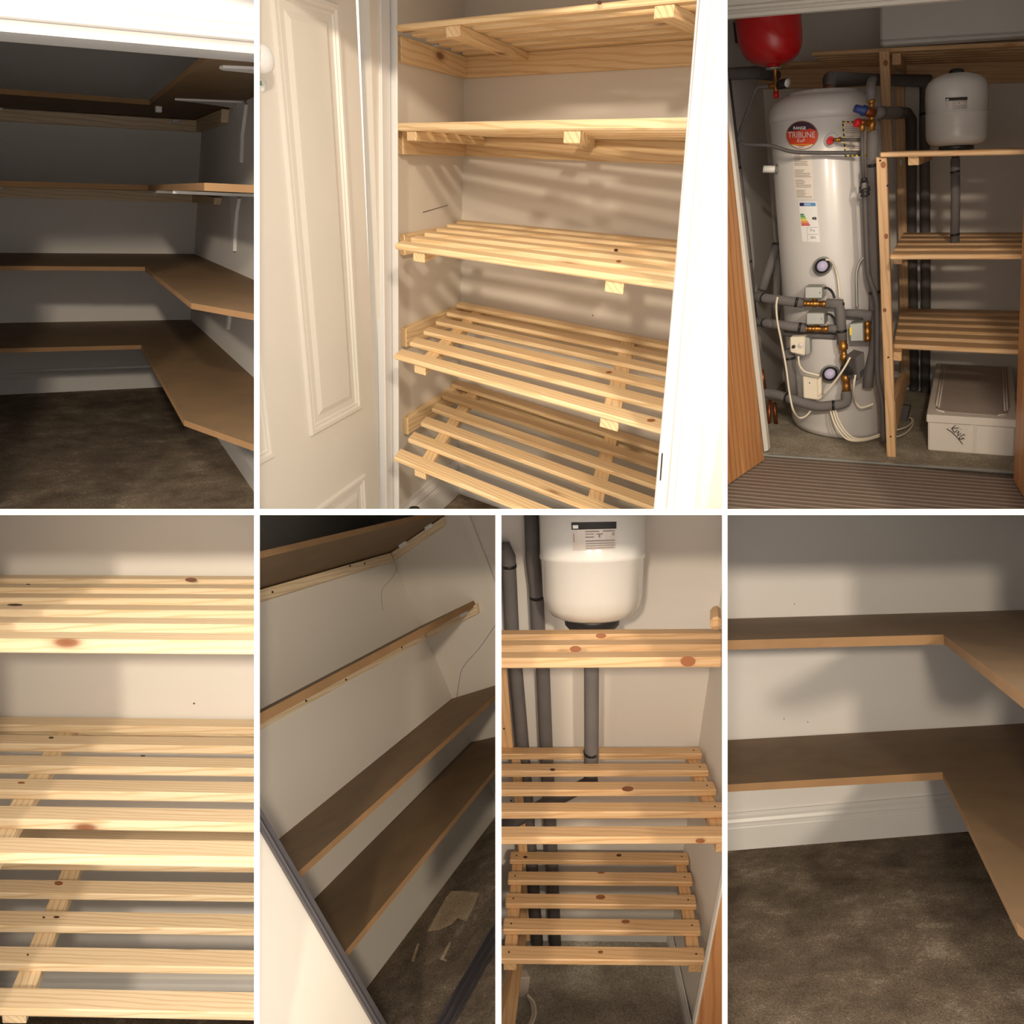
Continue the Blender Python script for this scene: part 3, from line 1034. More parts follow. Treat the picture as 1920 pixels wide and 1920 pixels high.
def rail(l0, l1, r0, r1, proud, thick, mat, nm):
    P = [f5.L(*u, pl=SD) for u in (l0, l1, r0, r1)]
    dv = (P[0] - P[1]) / np.linalg.norm(P[0] - P[1])
    dw = (P[2] - P[3]) / np.linalg.norm(P[2] - P[3])
    a, b, c, d_ = P[0] + dv * 0.4, P[1] - dv * 0.4, P[2] + dw * 0.4, P[3] - dw * 0.4
    Q = {(0, 1): a, (1, 1): c, (1, 0): d_, (0, 0): b}
    cs = [Q[(cc[0], cc[2])] + EX * (proud if cc[1] else proud - thick) for cc in _C]
    board(nm, f5, cs, mat, sd, 0.002, 2)


rail((487.7, 1523), (719.5, 1920), (487.7, 1520), (722, 1920), 0.010, 0.05, 'rail_dark', 'edge_rail')
rail((487.7, 1537), (711, 1920), (487.7, 1523), (719.5, 1920), 0.016, 0.05, 'rail_dark', 'edge_rail')
rail((487.7, 1549), (703, 1920), (487.7, 1537), (711, 1920), 0.006, 0.04, 'rail_grey', 'edge_rail')
rail((487.7, 1560), (697, 1920), (487.7, 1549), (703, 1920), 0.014, 0.05, 'rail_dark', 'edge_rail')
rail((300, 1560), (420, 1920), (487.7, 1556), (699, 1920), 0.0, 0.02, 'door_cream', 'panel')
carpet('carpet_pale', srgb(172, 152, 124), srgb(198, 178, 150), srgb(222, 206, 180))


def px5b(u, v):
    return (480 + u * 0.25527, 1430 + v * 0.25521)


fpoly('carpet_stain', f5, [px5b(*a) for a in ((1260, 1240), (1320, 1130), (1400, 985), (1435, 945), (1530, 945), (1640, 958), (1600, 1060), (1545, 1165), (1480, 1140), (1440, 1185), (1350, 1225))],
      (0, 0, 0.0015), 'carpet_pale', pl=FL5, label='pale worn patch on the brown carpet beside the lowest shelf', cat='stain')
for lbl, pts in (('short pale crease on the brown carpet beside the worn patch', ((1140, 1462), (1185, 1330), (1202, 1330), (1160, 1462))),
                 ('long pale crease on the brown carpet next to the floor track', ((1352, 1445), (1420, 1320), (1436, 1320), (1380, 1440), (1402, 1452), (1398, 1460)))):
    fpoly('carpet_crease', f5, [px5b(*a) for a in pts], (0, 0, 0.0015), 'carpet_pale', pl=FL5, label=lbl, cat='crease')

# ================================================================ 7: corner shelves over skirting and carpet
f7 = Frame(7, 1640, 1151, 3.3)
u0, u1 = f7.L(1363.8, 1591, y=0), f7.L(1808, 1555, y=0)
ud = (u1 - u0) / np.linalg.norm(u1 - u0)
FL7 = f7.plane(u0, u1, u0 + EY)
rw_q = hit(f7.L(1990, 1350, y=0), EZ, FL7)
RW7 = (rw_q, EX)
w0, w1 = u0 - ud * 0.5, hit(u0, ud, RW7)
wall('wall_back', f7, (w0, w1 + ud * 0.02, w1 + ud * 0.02 + EZ * 2.4, w0 + EZ * 2.4), (0, 0.06, 0), 'white_paint')
wall('wall_right', f7, (w1 - EY * 2.0, w1, w1 + EZ * 2.4, w1 + EZ * 2.4 - EY * 2.0), (0.06, 0, 0), 'white_paint')
wall('floor', f7, (w0 - EY * 2.2, w1 - EY * 2.2, w1, w0), (0, 0, -0.05), 'carpet_brown')
skirting('baseboard_back', f7, w0, w1, f7.L(1363.8, 1524.8, y=0)[2] - u0[2], (0, -0.03, 0))
G7 = 'brown corner shelves beside the tall skirting'
corner_shelf('upper brown corner shelf with white wall showing between it and the shelf below', ((1363.8, 1159.5), (1920, 1143.6)), (1363.8, 1200.7), (1768.5, 1189.8), (1920, 1301.7), (2010, 1310), False, (1363.8, 1218.5),
             f1=f7, RW1=RW7, group=G7)
corner_shelf('lower brown corner shelf with a rounded wing tip hanging over the carpet', ((1363.8, 1385.5), (1920, 1356)), (1363.8, 1471), (1767, 1447.7), (1905, 1728.7), (1960, 1775), False, (1363.8, 1485),
             f1=f7, RW1=RW7, group=G7)
for (a, b, lbl) in ((1470, 1348, 'small grey scuff on the white wall above the lower shelf, beside a dot'), (1514.6, 1353.6, 'tiny grey dot on the white wall above the lower shelf'), (1489.6, 1132.5, 'tiny grey dot on the wall above the upper shelf')):
    lathe('wall_mark', f7, f7.L(a, b, y=0), -EY, [(0.003, 0), (0.003, 0.0006)], 'rail_grey', seg=8, label=lbl, cat='mark')

# ================================================================ 3: hot water cylinder cupboard
plain('foam_grey', srgb(112, 108, 108), 0.8, mottled=0.08, bump=0.35, bscale=300)
plain('pipe_dark', srgb(86, 82, 82), 0.6, mottled=0.06)
plain('tape_black', (0.012, 0.012, 0.013, 1), 0.45)
plain('brass', srgb(178, 128, 66), 0.4, 0.9, mottled=0.15)
plain('copper', srgb(150, 88, 56), 0.4, 0.8, mottled=0.2)
plain('steel', srgb(166, 168, 164), 0.4, 0.6, mottled=0.08)
plain('enamel_white', srgb(219, 216, 215), 0.3, mottled=0.01, coat=0.3)
plain('vessel_white', srgb(228, 227, 224), 0.22, mottled=0.01, coat=0.5)
plain('enamel_red', srgb(196, 12, 20), 0.3, mottled=0.03, coat=0.4)
plain('plastic_red', srgb(214, 30, 40), 0.4)
plain('plastic_blue', srgb(36, 62, 130), 0.4)
plain('plastic_black', (0.02, 0.02, 0.022, 1), 0.4)
plain('lavender', srgb(196, 190, 226), 0.5)
plain('ivory', srgb(236, 226, 206), 0.45)
plain('print_black', (0.015, 0.015, 0.015, 1), 0.6)
plain('print_grey', srgb(150, 140, 134), 0.7)
plain('paper', srgb(236, 226, 216), 0.6)
plain('label_orange', srgb(226, 74, 40), 0.5)
plain('label_purple', srgb(62, 34, 52), 0.5)
plain('label_yellow', srgb(236, 206, 60), 0.5)
plain('label_navy', srgb(40, 40, 90), 0.5)
plain('label_sky', srgb(90, 150, 210), 0.5)
plain('print_white', (0.9, 0.9, 0.9, 1), 0.6)
for nm, c in (('e_green_dark', (20, 130, 70)), ('e_green', (60, 160, 70)), ('e_lime', (150, 190, 60)), ('e_yellow', (246, 216, 50)), ('e_amber', (240, 160, 50)), ('e_orange', (226, 90, 46)), ('e_red', (206, 36, 46))):
    plain(nm, srgb(*c), 0.5)
plain('fabric_white', srgb(240, 232, 222), 0.9, mottled=0.015, bump=0.25, bscale=500)
plain('net_grey', srgb(196, 182, 170), 0.9, mottled=0.05, bump=0.3, bscale=700)


def ribbed_mat():
    k = NT('mat_ribbed')
    k.b.inputs['Roughness'].default_value = 0.95
    w = k.n('ShaderNodeTexWave', wave_type='BANDS', bands_direction='Y', i_Scale=7.5, i_Distortion=0.1, i_Detail=2.0)
    k.l(k.attr((1, 1, 1)), w.inputs['Vector'])
    n = k.noise(k.attr((1, 1, 1)), 150, 2)
    c = k.ramp(w.outputs['Fac'], [(0.0, srgb(112, 97, 87)), (0.6, srgb(124, 108, 97)), (0.9, srgb(130, 114, 102)), (1.0, srgb(176, 160, 144))])
    k.l(k.mix(0.4, c, k.ramp(n, [(0.3, (0.7, 0.7, 0.7, 1)), (0.7, (1.2, 1.2, 1.2, 1))]), 'MULTIPLY'), k.b.inputs['Base Color'])
    k.bump(w.outputs['Fac'], 0.4, 0.004)
    MATS['mat_ribbed'] = k.m


ribbed_mat()

f3 = Frame(3, 1671, 857, 3.3)
yb3 = f3.L(1720, 731, z=0)[1]
xl3 = f3.L(1452, 180, y=yb3)[0] - 0.06
yth = f3.L(1660, 872, z=0)[1]            # threshold
cor = v3(xl3, yb3, 0)
wall('wall_back', f3, (cor - EX * 0.02, v3(1.2, yb3, 0), v3(1.2, yb3, 2.9), cor + EZ * 2.9 - EX * 0.02), (0, 0.06, 0), 'wall_lightened')
wall('wall_left', f3, (v3(xl3, yth + 0.05, 0), cor, cor + EZ * 2.9, v3(xl3, yth + 0.05, 2.9)), (-0.06, 0, 0), 'white_paint')
wall('ceiling', f3, (v3(xl3, yth, 2.9), v3(1.2, yth, 2.9), v3(1.2, yb3, 2.9), v3(xl3, yb3, 2.9)), (0, 0, 0.05), 'magnolia_paint')
wall('floor', f3, (v3(xl3 - 0.1, yth, 0), v3(1.2, yth, 0), v3(1.2, yb3, 0), v3(xl3 - 0.1, yb3, 0)), (0, 0, -0.05), 'carpet_beige')
ta, tb = f3.L(1340, 848, z=0.0), f3.L(1960, 892.3, z=0.0)
td3 = (tb - ta) / np.linalg.norm(tb - ta)
wall('floor', f3, (ta - EY * 0.9, tb - EY * 0.9, tb, ta), (0, 0, -0.04), 'mat_ribbed')
slab4('trim_threshold', f3, ta - EY * 0.012, tb - EY * 0.012, tb + EY * 0.012, ta + EY * 0.012, EZ * 0.010, 'steel', None, 0.003, kind='structure')
skirting('baseboard_back', f3, cor, v3(1.2, yb3, 0), 0.10, (0, -0.015, 0))

# cream frame round the opening
yj = yth - 0.02
h0, h1 = f3.L(1364, 34.2, y=yj), f3.L(1640, 11.7, y=yj)
hd = (h1 - h0) / np.linalg.norm(h1 - h0)
pm = np.linalg.norm(f3.L(1364, 24.2, y=yj) - h0) / 10
st = [(0.03, 0), (0, 0), (0, 7), (.008, 8), (.008, 13), (-.008, 15), (-.008, 20), (.004, 24), (-.004, 30), (-.004, 70), (0.03, 70)]
extrude_profile('trim_door_head', f3, [EY * u + EZ * (w * pm) for u, w in st], h0 - hd * 0.4, h1 + hd * 1.2, 'door_white', kind='structure')
q = [(1340, 60), (1350, 60), (1440.5, 845), (1432, 848)]
fboard('trim_jamb', f3, q, (0, 0.05, 0), 'door_white', None, 0.003, 2, y=yj, kind='structure')


def leaf3(label, edge_hi, foot, out_px, thick):
    """wooden door leaf standing open: vertical edge, foot pixel and a pixel further along its bottom edge"""
    a, b = f3.L(*foot, z=0.006), f3.L(*out_px, z=0.006)
    b = a + (b - a) * 1.6
    n = np.cross(b - a, EZ)
    hi = f3.L(*edge_hi, pl=(a, n))
    up = (hi - a) / (hi[2] - a[2]) * 2.6
    t = thing('wooden_door', f3, label, 'door')
    n = n / np.linalg.norm(n) * thick
    w = (b - a)
    for i, (s0, s1) in enumerate(((0.0, 0.36), (0.362, 1.0))):
        slab4('panel', f3, a + w * s0, a + w * s1, a + w * s1 + n, a + w * s0 + n, up, 'veneer', t, 0.003, grain=2)
    return t


leaf3('orange-brown veneered door standing open beside the water cylinder', (1375, 320), (1433, 863), (1364, 910), 0.035)
leaf3('orange-brown veneered door standing open beside the white fabric box', (1918, 420), (1900, 900), (1920, 934), -0.035)

# ---- hot water cylinder
tbase = f3.L(1574, 800, z=0.0)
ttop = f3.L(1545, 226, y=tbase[1])
tax = ttop - tbase
TH = float(np.linalg.norm(np.array(f3.W(ttop)) - np.array(f3.W(tbase))))
TA, TD = Vector(f3.W(tbase)), (Vector(f3.W(ttop)) - Vector(f3.W(tbase))).normalized()
TR = 97.0 / F * f3.px(ttop)[2] * 0.985
tank = thing('water_cylinder', f3, 'tall white hot water cylinder with an orange round badge', 'water tank')
lathe('body', f3, tbase, tax, [(TR * 0.80, 0.0), (TR * 0.93, 0.008), (TR * 0.985, 0.04), (TR * 0.99, 0.085), (TR, 0.088), (TR, TH * 0.5), (TR, TH - 0.004), (TR * 0.996, TH)], 'enamel_white', tank, 64, flat=True)
lathe('lid', f3, tbase + tax * ((TH - 0.001) / TH), tax, [(TR * 1.012, 0), (TR * 1.012, 0.030), (TR * 0.99, 0.055), (TR * 0.93, 0.080), (TR * 0.80, 0.100), (TR * 0.66, 0.108), (TR * 0.65, 0.118), (TR * 0.45, 0.126), (TR * 0.2, 0.130), (0.001, 0.131)], 'enamel_white', tank, 64, flat=True)


def on_round(A, D, fr, r, px, py):
    """world point where a sight line meets a round wall with level rings"""
    u_, w_ = level_axes(fr)
    Bi = Matrix((u_, w_, D)).transposed().inverted()
    d = Bi @ Vector(((px - 960) / F, 1.0, -(py - 960) / F))
    o = Bi @ (-A)
    a_, b_, c_ = d.x * d.x + d.y * d.y, 2 * (d.x * o.x + d.y * o.y), o.x * o.x + o.y * o.y - r * r
    t = (-b_ - math.sqrt(max(0.0, b_ * b_ - 4 * a_ * c_))) / (2 * a_)
    return Vector(((px - 960) / F, 1.0, -(py - 960) / F)) * t


def on_tank(px, py, lift=0.0):
    """world point where a sight line meets the cylinder wall"""
    return on_round(TA, TD, f3, TR + lift, px, py)


def tank_patch(name, px4, mat, lift, parent, nu=10, nv=4, shape=None, **kw):
    """sticker on the curved wall: pixel corners TL, TR, BR, BL or a closed pixel outline"""
    if shape:
        cx = sum(p[0] for p in shape) / len(shape)
        cy = sum(p[1] for p in shape) / len(shape)
        V, Fc = [], []
        n = len(shape)
        rings = 4
        V.append(tuple(on_tank(cx, cy, lift)))
        for r in range(1, rings + 1):
            for (a, b) in shape:
                V.append(tuple(on_tank(cx + (a - cx) * r / rings, cy + (b - cy) * r / rings, lift)))
        for i in range(n):
            Fc.append([0, 1 + i, 1 + (i + 1) % n])
        for r in range(rings - 1):
            for i in range(n):
                j = (i + 1) % n
                Fc.append([1 + r * n + i, 1 + r * n + j, 1 + (r + 1) * n + j, 1 + (r + 1) * n + i])
        m = len(V)
        for (a, b) in shape:
            V.append(tuple(on_tank(a, b, -0.002)))
        for i in range(n):
            j = (i + 1) % n
            Fc.append([1 + (rings - 1) * n + i, 1 + (rings - 1) * n + j, m + j, m + i])
    else:
        tl, tr_, br, bl = [np.array(p, float) for p in px4]
        V, Fc = [], []
        for k, lf in enumerate((lift, -0.002)):
            for j in range(nv + 1):
                for i in range(nu + 1):
                    u, v = i / nu, j / nv
                    p = (tl * (1 - u) + tr_ * u) * (1 - v) + (bl * (1 - u) + br * u) * v
                    V.append(tuple(on_tank(p[0], p[1], lf)))
        N = (nu + 1) * (nv + 1)
        idx = lambda i, j: j * (nu + 1) + i
        for j in range(nv):
            for i in range(nu):
                Fc.append([idx(i, j), idx(i + 1, j), idx(i + 1, j + 1), idx(i, j + 1)])
        rim = [idx(i, 0) for i in range(nu)] + [idx(nu, j) for j in range(nv)] + [idx(i, nv) for i in range(nu, 0, -1)] + [idx(0, j) for j in range(nv, 0, -1)]
        for a, b in zip(rim, rim[1:] + rim[:1]):
            Fc.append([a, b, N + b, N + a])
    return Rec(name, f3, V, Fc, [list(v) for v in V], mat, parent, **kw)


def text_outline(body, bold=0.0):
    c = bpy.data.curves.new('txt', 'FONT')
    c.body = body
    c.offset = bold
    c.resolution_u = 3
    o = bpy.data.objects.new('txt', c)
    COL.objects.link(o)
    bpy.context.view_layer.update()
    dg = bpy.context.evaluated_depsgraph_get()
    me = o.evaluated_get(dg).to_mesh()
    V = [(v.co.x, v.co.y) for v in me.vertices]
    Fc = [list(p.vertices) for p in me.polygons]
    o.evaluated_get(dg).to_mesh_clear()
    bpy.data.objects.remove(o)
    bpy.data.curves.remove(c)
    xs, ys = [v[0] for v in V], [v[1] for v in V]
    w, h = max(xs) - min(xs), max(ys) - min(ys)
    return [((x - min(xs)) / w, 1 - (y - min(ys)) / h) for x, y in V], Fc


def tank_text(body, x0, y0, x1, y1, mat, lift, parent, skew=0.0, bold=0.0, name='lettering'):
    V, Fc = text_outline(body, bold)
    W = [tuple(on_tank(x0 + (x1 - x0) * u, y0 + (y1 - y0) * v + skew * u, lift)) for u, v in V]
    return Rec(name, f3, W, Fc, [list(v) for v in W], mat, parent)


def ell(cx, cy, rx, ry, n=36, a0=0.0, a1=360.0):
    return [(cx + rx * math.cos(math.radians(a0 + (a1 - a0) * i / n)), cy + ry * math.sin(math.radians(a0 + (a1 - a0) * i / n))) for i in range(n)]


badge = tank_patch('badge', None, 'label_orange', 0.0016, tank, shape=ell(1504, 253.5, 29, 26), label='round orange and purple maker badge')
tank_patch('badge_rim', None, 'print_grey', 0.0010, badge, shape=ell(1504, 253.5, 30.4, 27.4))
tank_patch('badge_top', None, 'label_purple', 0.0022, badge, shape=[(1504 + 28.6 * math.cos(math.radians(a)), 253.5 + 25.6 * math.sin(math.radians(a))) for a in range(196, 345, 6)] + [(1520, 240), (1511, 243.5), (1495, 244.5), (1485, 246)])
tank_patch('badge_foot', None, 'paper', 0.0022, badge, shape=[(1504 + 28.6 * math.cos(math.radians(a)), 253.5 + 25.6 * math.sin(math.radians(a))) for a in range(42, 139, 6)])
tank_text('RANGE', 1487.5, 237, 1511, 243, 'print_white', 0.003, badge, bold=0.03)
tank_text('TRIBUNE', 1477.5, 247.5, 1528, 258.5, 'print_white', 0.003, badge, -0.5)
tank_text('EuP', 1495, 260.5, 1509.5, 266.5, 'print_white', 0.003, badge)
tank_patch('print_line', ((1484, 270.6), (1523, 270.2), (1523, 271.4), (1484, 271.8)), 'label_yellow', 0.003, badge, 8, 1)
tank_patch('print_line', ((1497, 275.6), (1507, 275.5), (1507, 276.7), (1497, 276.8)), 'print_grey', 0.003, badge, 4, 1)

warn = tank_patch('warning_label', ((1579, 227), (1628, 228), (1629, 292), (1584, 294)), 'paper', 0.0012, tank, label='notice with yellow and black striped border')
for side in range(4):
    A_, B_ = [((1579, 227), (1628, 228)), ((1628, 228), (1629, 292)), ((1629, 292), (1584, 294)), ((1584, 294), (1579, 227))][side]
    m = 11 if side in (0, 2) else 14
    inx, iny = [(0, 2.6), (-2.6, 0), (0, -2.6), (2.6, 0)][side]
    for i in range(m):
        p = [A_[0] + (B_[0] - A_[0]) * i / m, A_[1] + (B_[1] - A_[1]) * i / m]
        r = [A_[0] + (B_[0] - A_[0]) * (i + 1) / m, A_[1] + (B_[1] - A_[1]) * (i + 1) / m]
        tank_patch('border_stripe', (p, r, (r[0] + inx, r[1] + iny), (p[0] + inx, p[1] + iny)), 'label_yellow' if i % 2 else 'print_black', 0.002, warn, 2, 1)
tank_text('WARRANTY', 1583.5, 231, 1603, 233.6, 'label_orange', 0.002, warn)
for i in range(14):
    if i in (4, 9):
        continue
    y = 237 + i * 3.7
    tank_patch('print_line', ((1584 + i * 0.25, y), (1616, y), (1616, y + 1.0), (1584 + i * 0.25, y + 1.0)), 'print_grey', 0.002, warn, 5, 1)
data = tank_patch('data_label', ((1486, 288), (1521, 288), (1525.5, 373), (1492, 373)), 'paper', 0.0010, tank)
for i in range(26):
    y = 290 + i * 3.15
    if i in (7, 8, 14, 20):
        continue
    x0 = 1488 + i * 0.22
    w = (13, 11, 14, 12, 25, 24, 26)[i % 7] + (4 if i > 8 else 0)
    tank_patch('print_line', ((x0, y), (x0 + w, y), (x0 + w, y + 1.1), (x0, y + 1.1)), 'print_grey', 0.002, data, 4, 1)
en = tank_patch('energy_label', ((1497.5, 378.5), (1530.5, 378), (1537.5, 454.5), (1504, 453)), 'print_white', 0.0012, tank, label='energy rating label with coloured arrows')
for (a, b, c, d, m) in ((1499, 380, 1507, 386.5, 'label_navy'), (1507, 380, 1529, 386.5, 'label_sky')):
    tank_patch('header', ((a, b), (c, b), (c + .5, d), (a + .5, d)), m, 0.002, en, 4, 1)
tank_text('ENERG', 1508.5, 381.3, 1520, 385.2, 'print_white', 0.003, en)
for i, m in enumerate(('e_green_dark', 'e_green', 'e_lime', 'e_yellow', 'e_amber', 'e_orange', 'e_red')):
    y = 401 + i * 3.25
    x0, x1 = 1500.3 + i * 0.35, 1506.5 + i * 1.9
    tank_patch('arrow', None, m, 0.002, en, shape=[(x0, y), (x1, y), (x1 + 1.6, y + 1.3), (x1, y + 2.6), (x0 + .2, y + 2.6)])
tank_patch('rating', None, 'print_black', 0.002, en, shape=[(1522, 409.5), (1524.5, 407), (1530.5, 407), (1531, 412), (1525, 412)])
tank_text('C', 1526.2, 408, 1528.4, 411, 'print_white', 0.003, en)
for (a, b, c, d) in ((1512.5, 426.5, 1533, 437.5), (1513.5, 439.5, 1534.5, 451.5)):
    tank_patch('frame_line', ((a, b), (c, b - .6), (c, b), (a, b + .6)), 'print_grey', 0.002, en, 4, 1)
    tank_patch('frame_line', ((a, b), (a + .6, b), (a + 1.2, d), (a + .6, d)), 'print_grey', 0.002, en, 2, 2)
tank_text('77 w', 1518.5, 430, 1528, 434.2, 'print_black', 0.002, en)
tank_text('250 L', 1519.5, 443.2, 1530.5, 447.4, 'print_black', 0.002, en)


def t3(px, py, out=0.03):
    """local point a little in front of the cylinder wall"""
    w = on_tank(px, py, out)
    return f3.Mi @ (v3(w.x, -w.z, w.y) - f3.O)


def tank_out(px, py):
    """local direction straight out of the cylinder wall"""
    return t3(px, py, 0.1) - t3(px, py, 0.0)


# relief valve on the cylinder wall, heater covers and the side boss
o = tank_out(1558, 263)
rv = thing('relief_valve', f3, 'red capped relief valve in a round white disc on the cylinder', 'valve')
lathe('disc', f3, t3(1558, 263, 0), o, [(0.030, 0), (0.030, 0.004), (0.027, 0.007), (0.0, 0.008)], 'enamel_white', rv, 32)
lathe('cap', f3, t3(1557, 263.5, 0.01), o, [(0.016, 0), (0.016, 0.02), (0.014, 0.025), (0.007, 0.026), (0.007, 0.024), (0, 0.024)], 'plastic_red', rv, 24)
tube('union', f3, [t3(1562, 262.5, 0.035), t3(1577, 262, 0.045)], 0.008, 'brass', rv, seg=12)
lathe('nut', f3, t3(1572, 262, 0.043), t3(1577, 262, 0.045) - t3(1570, 262, 0.043), [(0.011, 0), (0.011, 0.010)], 'brass', rv, 6)
for nm, (a, b), rr in (('upper immersion heater with a black cap and pale round label above the silver valve boxes', (1542, 499), 0.042), ('lower immersion heater with a black cap beside the pump', (1556, 701), 0.044)):
    ih = thing('immersion_heater', f3, nm, 'heater', 'immersion heater caps on the cylinder')
    o = tank_out(a, b) * 10
    o = o / np.linalg.norm(o)
    q = t3(a, b, 0)
    lathe('flange', f3, q, o, [(rr, 0), (rr, 0.012), (rr * 0.9, 0.016)], 'steel', ih, 32)
    lathe('cap', f3, q, o, [(rr * 0.72, 0.01), (rr * 0.72, 0.035), (rr * 0.78, 0.038), (rr * 0.80, 0.060), (rr * 0.74, 0.066), (0, 0.067)], 'plastic_black', ih, 32)
    lathe('label_disc', f3, q, o, [(rr * 0.55, 0.064), (rr * 0.55, 0.0685), (0, 0.0686)], 'lavender', ih, 28)
bs = thing('side_boss', f3, 'brass and white boss sticking out of the cylinder shoulder', 'fitting')
tube('stub', f3, [t3(1456, 318, 0.0) + EX * 0.03, t3(1456, 316, 0.0) - EX * 0.06], 0.016, 'plastic_white', bs, seg=14)
tube('nut', f3, [t3(1456, 317, 0.0) + EX * 0.035, t3(1456, 317, 0.0) - EX * 0.005], 0.024, 'steel', bs, seg=8)

# ---- pipes: each insulated run is a thing with its tape bands
yF = tbase[1] - TR - 0.06          # in front of the cylinder
yR = yb3 - 0.05                    # against the back wall
yM = tbase[1]


def pipe(label, pts, r, bands=(), k=0, mat='foam_grey', name='insulated_pipe', bmat='tape_black', seg=16):
    t = thing(name, f3, label, 'pipe')
    P = [f3.L(a, b, y=c) for a, b, c in pts]
    r = r / F * f3.px(P[len(P) // 2])[2]          # r is given in pixels of the photograph
    PP = smooth_path(P, k) if k else P
    tube('sleeve', f3, PP, r, mat, t, seg=seg)
    cum = [0.0]
    for a, b in zip(PP, PP[1:]):
        cum.append(cum[-1] + np.linalg.norm(b - a))
    for s in bands:
        d = s * cum[-1]
        i = max(j for j in range(len(cum)) if cum[j] <= d + 1e-9)
        i = min(i, len(PP) - 2)
        u = (PP[i + 1] - PP[i]) / max(1e-9, cum[i + 1] - cum[i])
        q = PP[i] + u * (d - cum[i])
        tube('tape_band', f3, [q - u * 0.006, q + u * 0.006], r * 1.06, bmat, t, seg=seg)
    return t


yT = tbase[1] + 0.02
pipe('grey lagged pipe from the cylinder top running behind the post and down the wall', [(1556, 182, yT), (1555.5, 149, yT), (1640, 149, 0.97), (1736, 152, yR), (1733, 240, yR), (1735, 430, yR), (1736, 560, yR), (1735, 738, yR)], 8.6, (0.06, 0.13, 0.36, 0.43))
pipe('grey lagged pipe turning from the brass valve down the wall behind the rear post', [(1640, 212, yF + 0.02), (1651, 212, yF + 0.1), (1682, 211.5, 0.52), (1700, 212, yR - 0.08), (1707, 225, yR), (1709, 420, yR), (1712, 560, yR), (1714, 731, yR)], 8.6, (0.03, 0.16, 0.30))
pipe('grey lagged pipe dropping from the top run to the brass valve stack', [(1641, 149, 0.95), (1634, 152, yF + 0.06), (1633, 165, yF + 0.02), (1633, 190, yF)], 7.8, (0.6,))
pipe('thick grey lagged pipe standing between the cylinder and the pine post', [(1636, 245, yF + 0.01), (1637, 400, yF + 0.05), (1640, 560, yF + 0.06), (1640, 655, yF + 0.06), (1629, 700, yF + 0.05), (1627, 727, yF + 0.04)], 9, (0.12, 0.6))
pipe('thick grey lagged pipe along the left wall behind the red vessel', [(1350, 140, yM + 0.05), (1366, 139, yM + 0.08), (1415, 136, yM + 0.2), (1455, 142, yR - 0.10)], 10, (0.3, 0.62))
pipe('thin dark pipe slanting down inside the cream door jamb', [(1366, 150, yM + 0.04), (1386, 320, yM + 0.04), (1402, 450, yM + 0.02), (1416, 595, yM)], 4.3, (0.35, 0.75), mat='pipe_dark')
pipe('thin grey pipe bending from the red vessel valve across the cylinder front', [(1440, 162, yF), (1424, 163, yF), (1416, 170, yF), (1402, 208, yF), (1386, 252, yF), (1388, 266, yF), (1402, 271, yF), (1440, 272.5, yF), (1462, 278, yF), (1483, 284, yF), (1520, 286.5, yF), (1616, 286.5, yF)], 3.3, (), 4, 'pipe_dark', 'thin_pipe')
pipe('thin grey pipe from the relief valve joining the drain', [(1577, 262, yF), (1616, 262, yF)], 3.2, (), 0, 'pipe_dark', 'thin_pipe')
pipe('thin grey drain pipe above the black funnel', [(1616.5, 242, yF - 0.045), (1617, 290, yF - 0.045), (1619, 334, yF - 0.045)], 3.4, (), 0, 'pipe_dark', 'drain_pipe')
pipe('long thin drain pipe bending below the black funnel to the carpet by the post', [(1621, 366, yF - 0.045), (1626, 490, yF - 0.045), (1630, 522, yF - 0.045), (1642, 556, yF - 0.045), (1645, 600, yF - 0.045), (1645, 700, yF - 0.05), (1652, 740, yF - 0.05), (1655, 760, yF - 0.05), (1657, 830, yF - 0.05)], 4.6, (), 4, 'pipe_dark', 'drain_pipe')
td = thing('tundish', f3, 'black open drain funnel on the thin pipe right of the cylinder', 'funnel')
a, b = f3.L(1620, 334, y=yF - 0.045), f3.L(1622, 369, y=yF - 0.045)
ax = b - a
ln = float(np.linalg.norm(ax))
lathe('upper_cup', f3, a, ax, [(0.0136, 0), (0.0136, ln * 0.15), (0.0093, ln * 0.17), (0.0093, ln * 0.24)], 'plastic_black', td, 16)
lathe('lower_cup', f3, a, ax, [(0.0124, ln * 0.55), (0.0223, ln * 0.60), (0.0223, ln * 0.72), (0.0149, ln * 0.80), (0.0186, ln * 0.84), (0.0186, ln * 0.98), (0.0112, ln)], 'plastic_black', td, 16)
for s in (-1, 1):
    tube('strut', f3, [a + ax * 0.16 + EX * 0.011 * s, a + ax * 0.60 + EX * 0.019 * s], 0.004, 'plastic_black', td, seg=6)
pipe('grey lagged pipe leaning against the left wall beside the cylinder, the taller one', [(1461, 407, yM + 0.17), (1468, 470, yM + 0.17), (1478, 560, yM + 0.16)], 8.5, ())
pipe('grey lagged pipe leaning outwards below the taller leaning pipe', [(1456, 458, yM + 0.10), (1443, 500, yM + 0.06), (1429, 544, yM + 0.02)], 8, (0.02,))
pipe('short grey lagged pipe standing between the two leaning pipes', [(1459, 490, yM + 0.08), (1457, 530, yM + 0.06), (1455, 600, yM + 0.06)], 7.5, ())
pipe('upper grey lagged pipe running from the left wall to the upper brass valve', [(1405, 555, yF + 0.10), (1440, 560, yF + 0.02), (1470, 564, yF), (1506, 568, yF)], 8.6, (0.35, 0.9))
pipe('grey lagged pipe from the upper brass valve turning down beside the silver boxes', [(1548, 569, yF), (1573, 570, yF), (1576, 590, yF), (1579, 645, yF)], 8.8, (0.25, 0.75))
